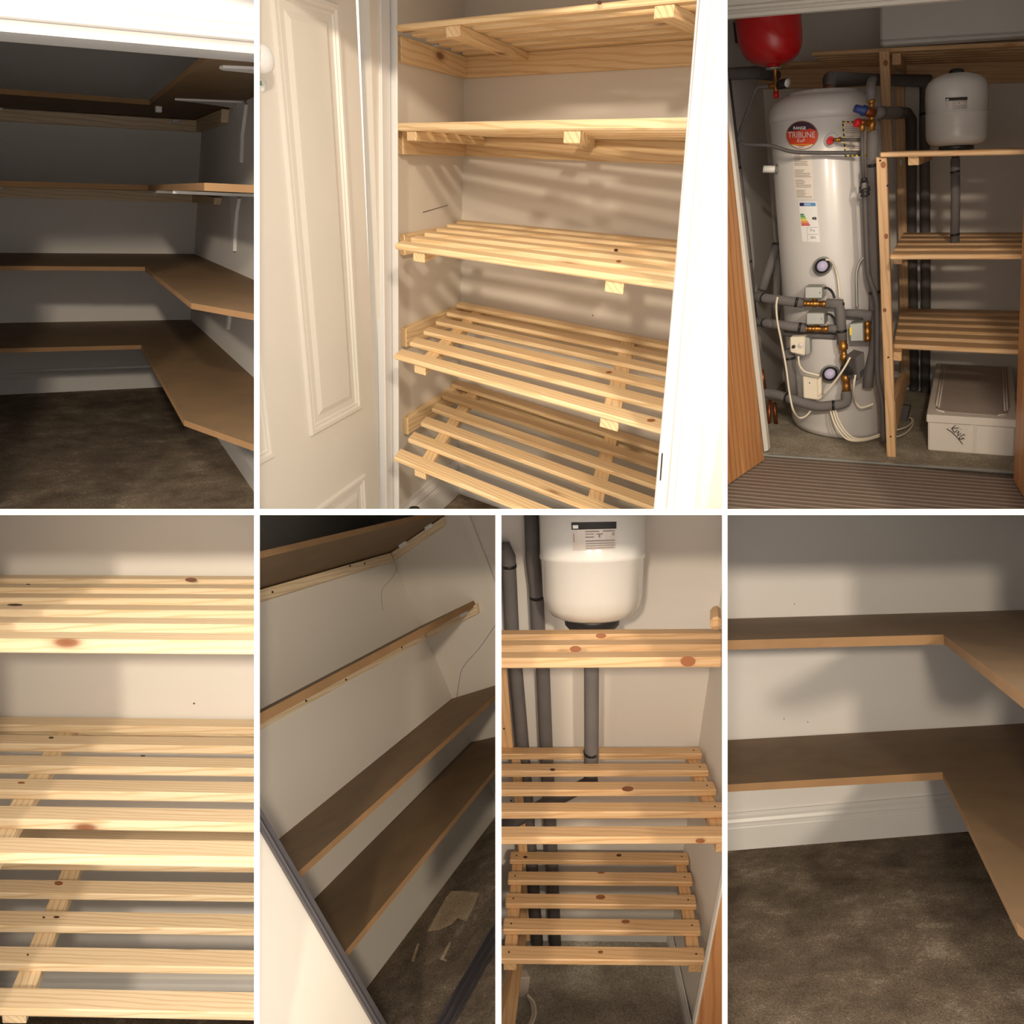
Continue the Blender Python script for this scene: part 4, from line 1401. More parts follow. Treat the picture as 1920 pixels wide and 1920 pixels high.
pipe('middle grey lagged pipe running from the left wall to the lower brass valve', [(1410, 602, yF + 0.10), (1445, 607, yF + 0.02), (1475, 611, yF), (1512, 615, yF)], 8.3, (0.3, 0.9))
pipe('short grey lagged pipe leaving the lower brass valve', [(1550, 616, yF + 0.01), (1574, 616, yF + 0.01)], 7.5, ())
pipe('grey lagged pipe below the lower silver valve box', [(1470, 624, yF + 0.07), (1568, 631, yF + 0.06)], 6.5, ())
pipe('grey lagged pipe crossing to the right hand silver box', [(1580, 588, yF + 0.03), (1608, 588, yF + 0.03), (1627, 590, yF + 0.03), (1625, 608, yF + 0.03)], 8.2, ())
pipe('grey lagged pipe standing on the lower run left of the cylinder', [(1476, 655, yF + 0.05), (1479, 660, yF + 0.05), (1482, 700, yF + 0.04), (1485, 742, yF + 0.03)], 10.5, (0.2,))
pipe('lowest grey lagged pipe curving under the white box up to the pump', [(1434, 737, yF + 0.06), (1450, 739, yF + 0.04), (1478, 746, yF), (1505, 755, yF - 0.01), (1533, 762, yF - 0.02), (1560, 760, yF - 0.02), (1578, 758, yF - 0.02), (1587, 752, yF - 0.02), (1587, 733, yF - 0.02)], 9, (0.28, 0.75), 3)
pipe('flexible braided hose looping down to the grey pipe elbow', [(1624, 481, yF + 0.02), (1613, 490, yF + 0.02), (1606, 512, yF + 0.02), (1606, 545, yF + 0.02), (1607, 578, yF + 0.02)], 2.8, (), 5, 'steel', 'braided_hose')
for i, (a, b, c) in enumerate((((1428, 693), (1434, 730), 'copper pipe stub curving out behind the wooden door'), ((1452, 755), (1455, 795), 'short copper pipe dropping to the carpet left of the cylinder'), ((1443, 750), (1441, 812), 'copper pipe with green corrosion dropping to the carpet'))):
    pipe(c, [a + (yM - 0.05,), b + (yM - 0.05,)], 3.6, (), 0, 'copper', 'copper_pipe')


def motor_valve(label, x0, y0, x1, y1, top_dx, top_dy, vy, deep=0.09):
    """silver valve head over a brass body"""
    t = thing('motorised_valve', f3, label, 'valve', 'silver motorised valves')
    yy = yF - 0.06
    fboard('head', f3, ((x0, y0), (x1, y0), (x1, y1), (x0, y1)), (0, deep, 0), 'steel', t, 0.004, y=yy)
    a, b = f3.L(x0 - 2, vy, y=yF), f3.L(x1 + 6, vy + 1, y=yF)
    ax = b - a
    n = float(np.linalg.norm(ax))
    lathe('valve_body', f3, a, ax, [(0.0165, 0), (0.0165, n * .12), (0.0121, n * .13), (0.0143, n * .2), (0.0143, n * .3), (0.0110, n * .32), (0.0165, n * .42), (0.0165, n * .58), (0.0110, n * .66), (0.0143, n * .7), (0.0143, n * .82), (0.0165, n * .86), (0.0165, n)], 'brass', t, 12)
    m = a + ax * 0.5
    tube('stem', f3, [m, m + EZ * 0.05], 0.0099, 'brass', t, seg=10)
    q = f3.L(x1 - 6, (y0 + y1) / 2, y=yy)
    lathe('screw', f3, q, -EY, [(0.0022, 0), (0.0022, 0.002)], 'screw_dark', t, seg=8)
    tube('cable_tail', f3, smooth_path([f3.L(x1, y0 + 4, y=yF), f3.L(x1 + 8, y0 + 3, y=yF - 0.01), f3.L(x1 + 17, y0 + 10, y=yF), f3.L(x1 + 22, y0 + 22, y=yF)], 4), 0.0055, 'plastic_black', t, seg=8)
    return t


motor_valve('upper silver valve box over a brass valve on the grey pipes', 1508.5, 537, 1543, 560, 6, -4, 569)
motor_valve('lower silver valve box over a brass valve on the grey pipes', 1511.5, 586, 1546.5, 609, 6, -6, 616)
mv = thing('motorised_valve', f3, 'upright silver valve box with a yellow sticker beside brass fittings', 'valve')
fboard('head', f3, ((1592, 607), (1619, 604), (1620, 640), (1594, 641)), (0, 0.08, 0), 'steel', mv, 0.004, y=yF - 0.05)
fboard('sticker', f3, ((1592.8, 614), (1597, 613.6), (1597.3, 628), (1593.2, 628.5)), (0, -0.001, 0), 'label_yellow', mv, 0, y=yF - 0.0505)
a, b = f3.L(1626, 602, y=yF), f3.L(1627, 640, y=yF)
n = float(np.linalg.norm(b - a))
lathe('valve_body', f3, a, b - a, [(0.0110, 0), (0.0143, n * .1), (0.0143, n * .25), (0.0099, n * .3), (0.0176, n * .45), (0.0176, n * .65), (0.0110, n * .75), (0.0143, n * .8), (0.0143, n)], 'brass', mv, 12)

# brass stack with blue and red caps
vsk = thing('valve_stack', f3, 'brass inlet valve stack with a blue knob and a red knob', 'valve')
a, b = f3.L(1634, 187, y=yF), f3.L(1634.5, 247, y=yF)
n = float(np.linalg.norm(b - a))
lathe('body', f3, a, b - a, [(0.0156, 0), (0.0156, n * .1), (0.0108, n * .12), (0.0108, n * .25), (0.0180, n * .3), (0.0180, n * .5), (0.0108, n * .55), (0.0108, n * .66), (0.0168, n * .7), (0.0168, n * .85), (0.0132, n * .88), (0.0132, n)], 'brass', vsk, 12)
a, b = f3.L(1640, 213, y=yF), f3.L(1600, 202, y=yF - 0.05)
n = float(np.linalg.norm(b - a))
lathe('blue_arm', f3, a, b - a, [(0.0156, 0), (0.0180, n * .25), (0.0180, n * .45), (0.0156, n * .5)], 'copper', vsk, 16)
lathe('blue_knob', f3, a, b - a, [(0.0204, n * .5), (0.0204, n * .62), (0.0156, n * .68), (0.0144, n), (0.0, n * 1.01)], 'plastic_blue', vsk, 16, label='blue knob')
a, b = f3.L(1634, 231, y=yF), f3.L(1601, 230.5, y=yF - 0.05)
n = float(np.linalg.norm(b - a))
lathe('red_arm', f3, a, b - a, [(0.0132, 0), (0.0156, n * .2), (0.0108, n * .4), (0.0156, n * .45), (0.0132, n * .75)], 'brass', vsk, 12)
lathe('red_knob', f3, a, b - a, [(0.0168, n * .74), (0.0168, n * .95), (0.0132, n), (0.0, n * 1.01)], 'plastic_red', vsk, 12, label='red knob')
tube('tail', f3, [f3.L(1616.5, 232, y=yF - 0.045), f3.L(1616.5, 246, y=yF - 0.045)], 0.0120, 'brass', vsk, seg=10)
cu = thing('cylinder_outlet', f3, 'dark brass collar where the top pipe leaves the cylinder', 'fitting')
q = f3.L(1556.5, 184, y=yT)
lathe('collar', f3, q, EZ, [(0.0204, 0), (0.0204, 0.02), (0.0156, 0.024), (0.0156, 0.036), (0.0192, 0.04), (0.0192, 0.055)], 'copper', cu, 12, flat=True)

# red expansion vessel
rvz = thing('red_vessel', f3, 'red domed expansion vessel with a metal strap under the ceiling', 'vessel')
yV = yM - 0.02
q0 = f3.L(1449, 122, y=yV)
rr = 58.0 / F * f3.px(f3.L(1446, 70, y=yV))[2]
up = f3.L(1440, 20, y=yV) - q0
up = EZ + EX * -0.05
lathe('body', f3, q0, up, [(rr * h_r, rr * h_z) for h_r, h_z in ((.2, -.02), (.38, .02), (.62, .10), (.80, .24), (.92, .44), (.98, .66), (1, .9), (1, 1.52), (1.015, 1.54), (1.015, 1.6), (1, 1.62), (1, 2.1), (.9, 2.5), (.5, 2.7), (.01, 2.75))], 'enamel_red', rvz, 56, flat=True)
lathe('strap', f3, q0, up, [(rr * h_r, rr * h_z) for h_r, h_z in ((1.01, 1.36), (1.025, 1.365), (1.025, 1.43), (1.01, 1.435))], 'steel', rvz, 56, flat=True)
lathe('neck', f3, q0, up, [(rr * h_r, rr * h_z) for h_r, h_z in ((.2, -.07), (.2, .0), (.22, .05))], 'enamel_red', rvz, 24, flat=True)
lathe('flange', f3, q0, up, [(rr * h_r, rr * h_z) for h_r, h_z in ((.1, -.13), (.24, -.125), (.24, -.08), (.2, -.07))], 'steel', rvz, 24, flat=True)
fboard('wall_plate', f3, ((1374, 42), (1388, 38), (1390, 78), (1378, 80)), (0, 0.04, 0), 'plastic_black', rvz, y=yV + 0.03)
gv = thing('pressure_gauge', f3, 'black pressure gauge and red capped valve under the red vessel', 'gauge')
a, b = f3.L(1453, 126, y=yV), f3.L(1455, 174, y=yV)
n = float(np.linalg.norm(b - a))
lathe('valve_body', f3, a, b - a, [(0.0083, 0), (0.0104, n * .1), (0.0062, n * .3), (0.0062, n * .5), (0.0114, n * .55), (0.0114, n * .9), (0.0094, n)], 'brass', gv, 12)
lathe('red_cap', f3, b, b - a, [(0.0125, -0.004), (0.0125, 0.016), (0.0094, 0.022), (0, 0.022)], 'plastic_red', gv, 16)
tube('arm', f3, [f3.L(1440, 162, y=yV), f3.L(1464, 159, y=yV)], 0.0083, 'brass', gv, seg=10)
g0 = f3.L(1464, 158, y=yV - 0.02)
gx = v3(0.8, -0.6, 0.0)
lathe('dial_case', f3, g0, gx, [(0.0187, -0.01), (0.0208, 0.0), (0.0208, 0.036), (0.0187, 0.040)], 'plastic_black', gv, 24)
lathe('dial', f3, g0, gx, [(0.0177, 0.038), (0.0177, 0.0415), (0, 0.042)], 'plastic_white', gv, 24)

# control boxes, pump and flexes
cb = thing('timer_box', f3, 'cream thermostat box with a black knob and a round dial', 'control box')
fboard('case', f3, ((1480.5, 632), (1510, 631), (1509, 668), (1481, 661)), (0, 0.06, 0), 'ivory', cb, 0.006, y=yF - 0.03)
fboard('side_cover', f3, ((1510, 631), (1519, 634), (1520, 662), (1510, 668)), (0, 0.05, 0), 'steel', cb, 0.003, y=yF - 0.02)
lathe('knob', f3, f3.L(1488.5, 649.5, y=yF - 0.031), -EY, [(0.008, 0), (0.008, 0.010), (0.006, 0.012), (0, 0.012)], 'plastic_black', cb, 14)
lathe('dial', f3, f3.L(1501, 647.5, y=yF - 0.031), -EY, [(0.012, 0), (0.012, 0.003), (0.010, 0.005), (0, 0.005)], 'enamel_white', cb, 20)
wb = thing('wiring_box', f3, 'narrow cream wiring box beside the lower immersion heater', 'control box')
fboard('case', f3, ((1504.5, 706), (1533, 711), (1535, 751), (1506, 747)), (0, 0.06, 0), 'ivory', wb, 0.006, y=yF - 0.02)
fboard('edge', f3, ((1533, 711), (1540, 708), (1541, 745), (1535, 751)), (0, 0.05, 0), 'ivory', wb, 0.003, y=yF - 0.01)
lathe('screw', f3, f3.L(1518, 718, y=yF - 0.02), -EY, [(0.003, 0), (0.003, 0.002)], 'screw_dark', wb, 8)
pu = thing('pump', f3, 'circulation pump with dark motor, grey front plate and brass unions', 'pump')
a, b = f3.L(1580, 638, y=yF - 0.01), f3.L(1588, 736, y=yF - 0.02)
n = float(np.linalg.norm(b - a))
lathe('unions', f3, a, b - a, [(0.0156, 0), (0.0156, n * .06), (0.0204, n * .08), (0.0204, n * .17), (0.0132, n * .2), (0.0132, n * .26), (0.0192, n * .28), (0.0192, n * .36), (0.0144, n * .38), (0.0144, n * .66), (0.0204, n * .68), (0.0204, n * .78), (0.0144, n * .80), (0.0180, n * .86), (0.0180, n)], 'brass', pu, 12)
m = f3.L(1590, 690, y=yF - 0.02)
lathe('motor', f3, m + EX * -0.02, v3(0.85, -0.5, 0), [(0.0270, 0), (0.0330, 0.02), (0.0330, 0.075), (0.0270, 0.085)], 'plastic_black', pu, 20)
fboard('front_plate', f3, ((1604, 672), (1621, 659), (1623, 704), (1607, 715)), (-0.05, 0.05, 0), 'pipe_dark', pu, 0.004, y=yF - 0.10)
fboard('name_strip', f3, ((1612, 697), (1620.5, 690), (1621, 702), (1613, 709)), (0, -0.001, 0), 'print_black', pu, 0, y=yF - 0.1005)


def flex(label, pts, r=0.0048, mat='ivory', name='flex'):
    return ptube(name, f3, pts, r, mat, k=5, seg=8, label=label, cat='cable')


yC = yF - 0.07
flex('cream flex curling from the upper heater cap down to the upper valve', [(1548, 487, yF - 0.01), (1558, 489, yF), (1567, 505, yF + 0.03), (1572, 530, yF + 0.03), (1575, 560, yF + 0.02)])
flex('long cream flex hanging from the upper pipe past the lowest pipe to the cylinder foot', [(1458, 557, yC), (1455.5, 575, yC), (1458, 605, yC), (1465, 640, yC), (1474, 690, yC), (1480, 735, yC), (1487, 768, yC), (1498, 783, yF), (1511, 780, yF), (1520, 770, yF)])
flex('short cream flex from the thermostat box to the wiring box', [(1497, 668, yC), (1499, 684, yC), (1508, 696, yC), (1524, 701, yC), (1536, 704, yC)])
flex('cream flex slanting from the pump to the wiring box', [(1594, 670, yC - 0.05), (1583, 690, yC - 0.05), (1566, 714, yC - 0.03), (1544, 739, yC)])
flex('cream flex looping from the pump to the right behind the post', [(1604, 703, yC - 0.04), (1601, 725, yC - 0.03), (1604, 752, yF), (1615, 764, yF), (1638, 757, yF)])
zf = f3.L(1600, 830, z=0.01)[1]
for i, (dx, dy) in enumerate(((0, 0), (5, -1.5), (9, -4))):
    flex(('outer', 'middle', 'inner')[i] + ' cream flex of the bundle draped over the cylinder foot to the right', [(1556 + dx, 766 + dy * .3, yF), (1563 + dx, 790 + dy, yF - 0.03), (1575 + dx, 811 + dy, yF - 0.06), (1592 + dx, 825 + dy, yF - 0.08), (1620 + dx * .5, 826 + dy, yF - 0.06), (1650, 818 + dy, yF + 0.0)], 0.0042)
pl_ = f3.L(1688, 780, z=0.03)[1]
eb = thing('socket_box', f3, 'grey electrical box on the carpet behind the pine post', 'box')
fboard('case', f3, ((1690, 759), (1707, 761), (1699, 793), (1684, 791)), (0, 0.10, -0.02), 'pipe_dark', eb, 0.004, y=pl_)
eb.label = 'grey electrical junction box lying on the carpet behind the pine post'
flex('cream flex looping round behind the grey junction box to the pine post', [(x_, y_, f3.L(x_, y_, z=0.012)[1]) for x_, y_ in ((1674, 819), (1688, 817), (1703, 808), (1712, 795), (1711, 786), (1704, 783))], 0.0042)
flex('second cream flex looping beside the grey junction box on the beige carpet', [(x_, y_, f3.L(x_, y_, z=0.02)[1]) for x_, y_ in ((1682, 806), (1696, 802), (1707, 795), (1710, 788), (1706, 783))], 0.0042)

# ---- pine frame and slatted shelves
pf = thing('shelf_frame', f3, 'pine post frame carrying the slatted shelves beside the cylinder', 'frame')
fboard('post', f3, ((1642.4, 294.5), (1662.4, 294.5), (1680, 858), (1662.5, 857)), (0, 0.05, 0), 'pine_orange', pf, 0.003, 2, y=0.0)
fboard('rear_post', f3, ((1677, 130), (1695, 130), (1706, 722), (1690, 722)), (0, 0.04, 0), 'pine_orange', pf, 0.003, 2, y=yb3 - 0.125)
xr = f3.L(1679, 800, y=0.0)[0]
fboard('bottom_rail', f3, ((1678, 752), (1698, 700), (1703, 716), (1681, 812)), (-0.03, 0, 0), 'pine_orange', pf, 0.002, 0, x=xr)
for (a, b) in ((1683, 137), (1689, 305), (1697.5, 694)):
    fboard('plate', f3, ((a - 2.5, b - 6), (a + 2.5, b - 6), (a + 2.5, b + 6), (a - 2.5, b + 6)), (0, 0.004, 0), 'steel', pf, 0.001, 2, y=yb3 - 0.146)
for (a, b) in ((1665.5, 670), (1670, 818.5), (1650.5, 301), (1664, 348)):
    lathe('screw', f3, f3.L(a, b, y=0.0), -EY, [(0.004, 0), (0.004, 0.002)], 'screw_dark', pf, 8)
for (a, b, rx, ry, yy) in ((1656, 309, 5, 6.5, 0.0), (1661.5, 443, 4, 5, 0.0), (1658.5, 581.5, 3.5, 4, 0.0)):
    knot(f3, pf, a, b, rx, ry, False, y=yy)
G3 = 'slatted shelves beside the water cylinder'


def shelf3(label, back, front, th_px, below, n, ratio=0.55, left=None, yb=None, ext=0.35):
    yb = yb3 - 0.13 if yb is None else yb
    a, b = f3.L(*back[0], y=yb), f3.L(*back[1], y=yb)
    pl = f3.plane(a, b, a + EY)
    c, d = f3.L(*front[0], pl=pl), f3.L(*front[1], pl=pl)
    th = abs(f3.L(*th_px, y=c[1])[2] - c[2])
    t = slat_shelf(f3, label, G3, pl, (a, b), (c, d), n, ratio, th if below else -th, 'pine_orange', left, ext)
    return t, (a, b, c, d, th)


S1, w1 = shelf3('top slatted pine shelf under the white board, seen from below', ((1560, 126), (1920, 113.5)), ((1520.8, 105), (1920, 86)), (1520.8, 96.7), True, 6, left={5: -0.35, 4: -0.2}, yb=yb3 - 0.02)
ypost = w1[2][1] + (w1[3][1] - w1[2][1]) * 0.33 - 0.04
fboard('post', f3, ((1648, 95), (1667, 94), (1674.5, 286.5), (1655.5, 287)), (0, 0.042, 0), 'pine_orange', pf, 0.003, 2, y=ypost)
knot(f3, pf, 1660.5, 118, 4.5, 6, False, y=ypost)
u = (w1[1] - w1[0]) / np.linalg.norm(w1[1] - w1[0])
slab4('back_batten', f3, w1[0] - u * 0.7 - EZ * 0.10, w1[1] + u * 0.3 - EZ * 0.10, w1[1] + u * 0.3 - EZ * 0.10 + EY * 0.02, w1[0] - u * 0.7 - EZ * 0.10 + EY * 0.02, EZ * 0.10, 'pine_orange', S1)
q = f3.L(1672, 104, y=w1[2][1] + 0.02)
pS1 = f3.plane(w1[0], w1[1], w1[2])
on_s1 = lambda x, y: hit(v3(x, y, 0), EZ, pS1) - EZ * 0.05
slab4('cross_support', f3, on_s1(q[0], w1[2][1] + 0.02), on_s1(q[0] + 0.04, w1[2][1] + 0.02), on_s1(q[0] + 0.04, yb3 - 0.1), on_s1(q[0], yb3 - 0.1), EZ * 0.05, 'pine_orange', S1, grain=1)
c, d = f3.L(1650, 285.8, y=-0.02), f3.L(1920, 280, y=-0.02)
th = abs(f3.L(1650, 295, y=-0.02)[2] - c[2])
q = f3.L(1792.5, 281, y=yb3 * 0.42)         # the foot of the vessel fixes the slight tilt of this shelf
pc = c + (d - c) * ((q[0] - c[0]) / (d[0] - c[0]))
dz = (q - pc) * v3(0, 1, 1) / (q[1] - pc[1]) * (yb3 - 0.11)
S2top = f3.plane(c, d, c + dz)
S2 = slat_shelf(f3, 'slatted pine shelf seen edge-on under the white vessel', G3, None, (c + dz, d + dz), (c, d), 5, 0.5, -th, 'pine_orange', None, 0.3)
slab4('cross_support', f3, c + EX * 0.10 - EZ * (th + 0.035) + EY * 0.03, c + EX * 0.14 - EZ * (th + 0.035) + EY * 0.03, c + EX * 0.14 - EZ * (th + 0.035) + dz, c + EX * 0.10 - EZ * (th + 0.035) + dz, EZ * 0.035, 'pine_orange', S2, grain=1)
S3, w3 = shelf3('slatted pine shelf below the grey vessel pipe', ((1694, 435.8), (1917, 435.8)), ((1669, 477.5), (1913, 476.7)), (1669, 486.7), False, 5, 0.6)
S4, w4 = shelf3('lowest slatted pine shelf above the white fabric box', ((1688, 577.5), (1911.7, 582.5)), ((1675, 645), (1908, 656)), (1675, 654), False, 6, 0.6)
for t, w in ((S3, w3), (S4, w4)):
    a, b, c, d, th = w
    e = EX * 0.035
    z = EZ * (-th - 0.04)
    f0 = c + (a - c) * ((0.03 - c[1]) / (a[1] - c[1]))
    slab4('side_bearer', f3, f0 + z, f0 + e + z, a + e + z, a + z, EZ * 0.04, 'pine_orange', t, grain=1)

# ---- white vessel on its shelf, and its pipe
yW = yb3 * 0.42
vq = f3.L(1792.5, 281, y=yW)
vq = hit(vq, EZ, S2top)
vr = 51.5 / F * f3.px(f3.L(1792, 210, y=yW))[2]
vt = f3.L(1792.5, 137, y=yW)
VH = float(np.linalg.norm(vt - vq))
ve = thing('white_vessel', f3, 'white expansion vessel with a black cap standing on the edge-on pine shelf', 'vessel')
lathe('body', f3, vq, EZ, [(vr * .5, VH * .05), (vr * .72, VH * .055), (vr * .88, VH * .085), (vr * .97, VH * .14), (vr * .985, VH * .2), (vr * .99, VH * .46), (vr * 1.003, VH * .465), (vr * 1.003, VH * .478), (vr * .99, VH * .483), (vr, VH * .7), (vr * .985, VH * .82), (vr * .92, VH * .885), (vr * .78, VH * .94), (vr * .5, VH * .985), (vr * .25, VH), (0, VH * 1.002)], 'vessel_white', ve, 56, flat=True)
lathe('base_ring', f3, vq, EZ, [(vr * .57, -0.004), (vr * .57, VH * .066), (vr * .5, VH * .07)], 'plastic_black', ve, 40, flat=True)
lathe('cap', f3, vq, EZ, [(vr * .25, VH * .985), (vr * .24, VH * 1.03), (vr * .16, VH * 1.055), (0, VH * 1.06)], 'plastic_black', ve, 24, flat=True)


def vessel_label(fr, owner, base, H, r, px4, name, lines):
    """rating plate wrapped on a white vessel; pixel corners TL, TR, BR, BL"""
    A = Vector(fr.W(base))
    D = fr.wdir(EZ).normalized()

    def on(px, py, lift):
        return on_round(A, D, fr, r + lift, px, py)

    def patch(nm, p4, mat, lift, par, nu=8):
        tl, tr_, br, bl = [np.array(p, float) for p in p4]
        V, Fc = [], []
        for lf in (lift, -0.003):
            for j in (0, 1):
                for i in range(nu + 1):
                    u_ = i / nu
                    p = (tl * (1 - u_) + tr_ * u_) if j == 0 else (bl * (1 - u_) + br * u_)
                    V.append(tuple(on(p[0], p[1], lf)))
        m = nu + 1
        for i in range(nu):
            Fc.append([i, i + 1, m + i + 1, m + i])
        rim = list(range(m)) + [m + i for i in range(nu, -1, -1)]
        for a_, b_ in zip(rim, rim[1:] + rim[:1]):
            Fc.append([a_, b_, 2 * m + b_, 2 * m + a_])
        return Rec(nm, fr, V, Fc, [list(v) for v in V], mat, par)

    tl, tr_, br, bl = [np.array(p, float) for p in px4]
    P = lambda u_, v_: (tl * (1 - u_) + tr_ * u_) * (1 - v_) + (bl * (1 - u_) + br * u_) * v_
    R_ = lambda u0_, v0_, u1_, v1_: (P(u0_, v0_), P(u1_, v0_), P(u1_, v1_), P(u0_, v1_))
    pt = patch(name, px4, 'label_silver', 0.0012, owner)
    patch('header', R_(0, 0, 1, .26), 'print_black', 0.002, pt)
    patch('emblem', R_(.03, .10, .15, .22), 'print_white', 0.0028, pt, 3)
    for (u0_, v0_, u1_, v1_) in lines:
        patch('print_line', R_(u0_, v0_, u1_, v1_), 'print_grey', 0.002, pt, 4)
    V, Fc = text_outline('CE')
    W = []
    for (u_, v_) in V:
        q_ = P(.905 + .055 * u_, .40 + .10 * v_)
        W.append(tuple(on(q_[0], q_[1], 0.0026)))
    Rec('lettering', fr, W, Fc, [list(w_) for w_ in W], 'print_black', pt)
    return on


plain('label_silver', srgb(214, 206, 200), 0.45, 0.2)
PLATE = [(.3, .32, .62, .36), (.7, .31, .97, .36), (.3, .42, .5, .45), (.55, .42, .7, .46), (.3, .52, .5, .56), (.6, .46, .64, .56), (.3, .66, .97, .70), (.3, .76, .97, .79), (.3, .84, .97, .87), (.3, .92, .95, .95), (.03, .4, .05, .7)]
vessel_label(f3, ve, vq, VH, vr * .995, ((1772.5, 183.5), (1814, 181.5), (1814, 204), (1773.5, 206.5)), 'rating_plate', PLATE)
pp = thing('vessel_pipe', f3, 'grey lagged pipe under the white vessel ending on the slatted shelf', 'pipe')
yq = 0.46                              # hangs through a gap of the shelf and stands on a slat of the next
a, b = f3.L(1791, 296, y=yq), f3.L(1790.5, 443.5, y=yq)
b = hit(b, EZ, f3.plane(w3[0], w3[1], w3[2])) - EZ * 0.001
tube('sleeve', f3, [a, (a + b) / 2 + EX * 0.002, b], 0.0185, 'foam_grey', pp, seg=18)
tube('brass_end', f3, [f3.L(1791, 284, y=yq) + EY * 0.04, f3.L(1791, 288, y=yq), a], 0.013, 'brass', pp, seg=12)
for s in (0.16, 0.9):
    q = a + (b - a) * s
    tube('tape_band', f3, [q - EZ * 0.005, q + EZ * 0.005], 0.0195, 'tape_black', pp, seg=18)

# ---- white panel on the top shelf, fabric storage box on the floor
wp = thing('white_board', f3, 'large smooth white board resting along the top pine shelf', 'board')
yP = w1[2][1] + 0.03
fboard('face', f3, ((1648.5, -40), (1960, -60), (1960, 60), (1650, 78)), (0, 0.14, 0), 'white_paint', wp, 0.012, y=yP)
fboard('lower_lip', f3, ((1649, 74), (1960, 56), (1960, 68.5), (1651, 89.5)), (0, 0.16, 0), 'gloss_white', wp, 0.014, y=yP - 0.012)
bxl, bxr = f3.L(1740, 845, z=0.0), f3.L(1902, 857.5, z=0.0)
hl = f3.L(1738, 777, y=bxl[1])[2]
hr = f3.L(1903, 787, y=bxr[1])[2]
kl, kr = f3.L(1757.5, 681, z=hl), f3.L(1897, 687.5, z=hr)
kb_l, kb_r = v3(kl[0], kl[1], 0), v3(kr[0], kr[1], 0)
fb = thing('fabric_box', f3, 'white fabric storage box marked with a handwritten word on the carpet', 'box')
C8 = {(0, 0, 0): bxl, (1, 0, 0): bxr, (0, 1, 0): kb_l, (1, 1, 0): kb_r, (0, 0, 1): bxl + EZ * hl * .93, (1, 0, 1): bxr + EZ * hr * .93, (0, 1, 1): kb_l + EZ * hl * .93, (1, 1, 1): kb_r + EZ * hr * .93}
board('body', f3, [C8[c] for c in _C], 'fabric_white', fb, 0.006)
g = 0.006
l0, l1, l2, l3 = bxl + v3(-g, -g, 0), bxr + v3(g, -g, 0), kb_r + v3(g, g, 0), kb_l + v3(-g, g, 0)
C8 = {(0, 0, 0): l0 + EZ * hl * .78, (1, 0, 0): l1 + EZ * hr * .78, (0, 1, 0): l3 + EZ * hl * .78, (1, 1, 0): l2 + EZ * hr * .78, (0, 0, 1): l0 + EZ * hl, (1, 0, 1): l1 + EZ * hr, (0, 1, 1): l3 + EZ * hl, (1, 1, 1): l2 + EZ * hr}
lid = board('lid', f3, [C8[c] for c in _C], 'fabric_white', fb, 0.006)
ring = lambda s: [l0 + EZ * hl + (l2 - l0) * s * v3(1, 1, 0) * 0, ]
tl_, tr__, br_, bl_ = l3 + EZ * hl, l2 + EZ * hr, l1 + EZ * hr, l0 + EZ * hl
B = lambda u, v: (bl_ * (1 - u) + br_ * u) * (1 - v) + (tl_ * (1 - u) + tr__ * u) * v
prism('net_window', f3, [B(.17, .06), B(.83, .05), B(.90, .10), B(.93, .2), B(.93, .97), B(.07, .97), B(.07, .2), B(.10, .10)], EZ * 0.002, 'net_grey', lid)
for (ua, va, ub, vb) in ((.10, .12, .10, .97), (.90, .12, .90, .97), (.13, .12, .13, .97), (.87, .12, .87, .97)):
    tube('seam', f3, [B(ua, va) + EZ * 0.003, B(ub, vb) + EZ * 0.003], 0.003, 'fabric_white', lid, seg=6)
for (pts) in ([(.10, .12), (.12, .07), (.20, .05)], [(.90, .12), (.88, .07), (.80, .05)]):
    tube('seam', f3, [B(*p) + EZ * 0.003 for p in pts], 0.004, 'fabric_white', lid, seg=6)
yk = bxl[1]
Pk = (bxl, np.cross(bxr - bxl, EZ))
for (x0, x1, lf) in ((1819.5, 1830, 0.004), (1823, 1826.5, 0.008)):
    fboard('pull_tab', f3, ((x0, 797), (x1, 797.5), (x1, 846), (x0, 845.5)), (0, 0.004, 0), 'fabric_white', fb, 0.001, 2, pl=(Pk[0] - EY * lf, Pk[1]))


def k6(u, v):
    return f3.L(1760 + u / 15.6, 785 + v / 15.6, pl=(Pk[0] - EY * 0.0075, Pk[1]))


for stroke in ([(500, 190), (440, 235), (365, 300)], [(590, 268), (500, 275), (400, 268)], [(398, 270), (410, 345), (460, 400), (500, 370), (550, 328)], [(636, 310), (646, 314)],
               [(515, 415), (590, 365), (555, 500), (660, 425)], [(760, 490), (745, 460), (690, 480), (615, 540), (605, 585), (660, 605), (725, 565), (690, 560)], [(725, 565), (745, 600)],
               [(235, 295), (370, 385), (500, 500), (600, 615), (700, 745)]):
    tube('pen_stroke', f3, [k6(*p) for p in stroke], 0.0016, 'print_black', fb, seg=5)

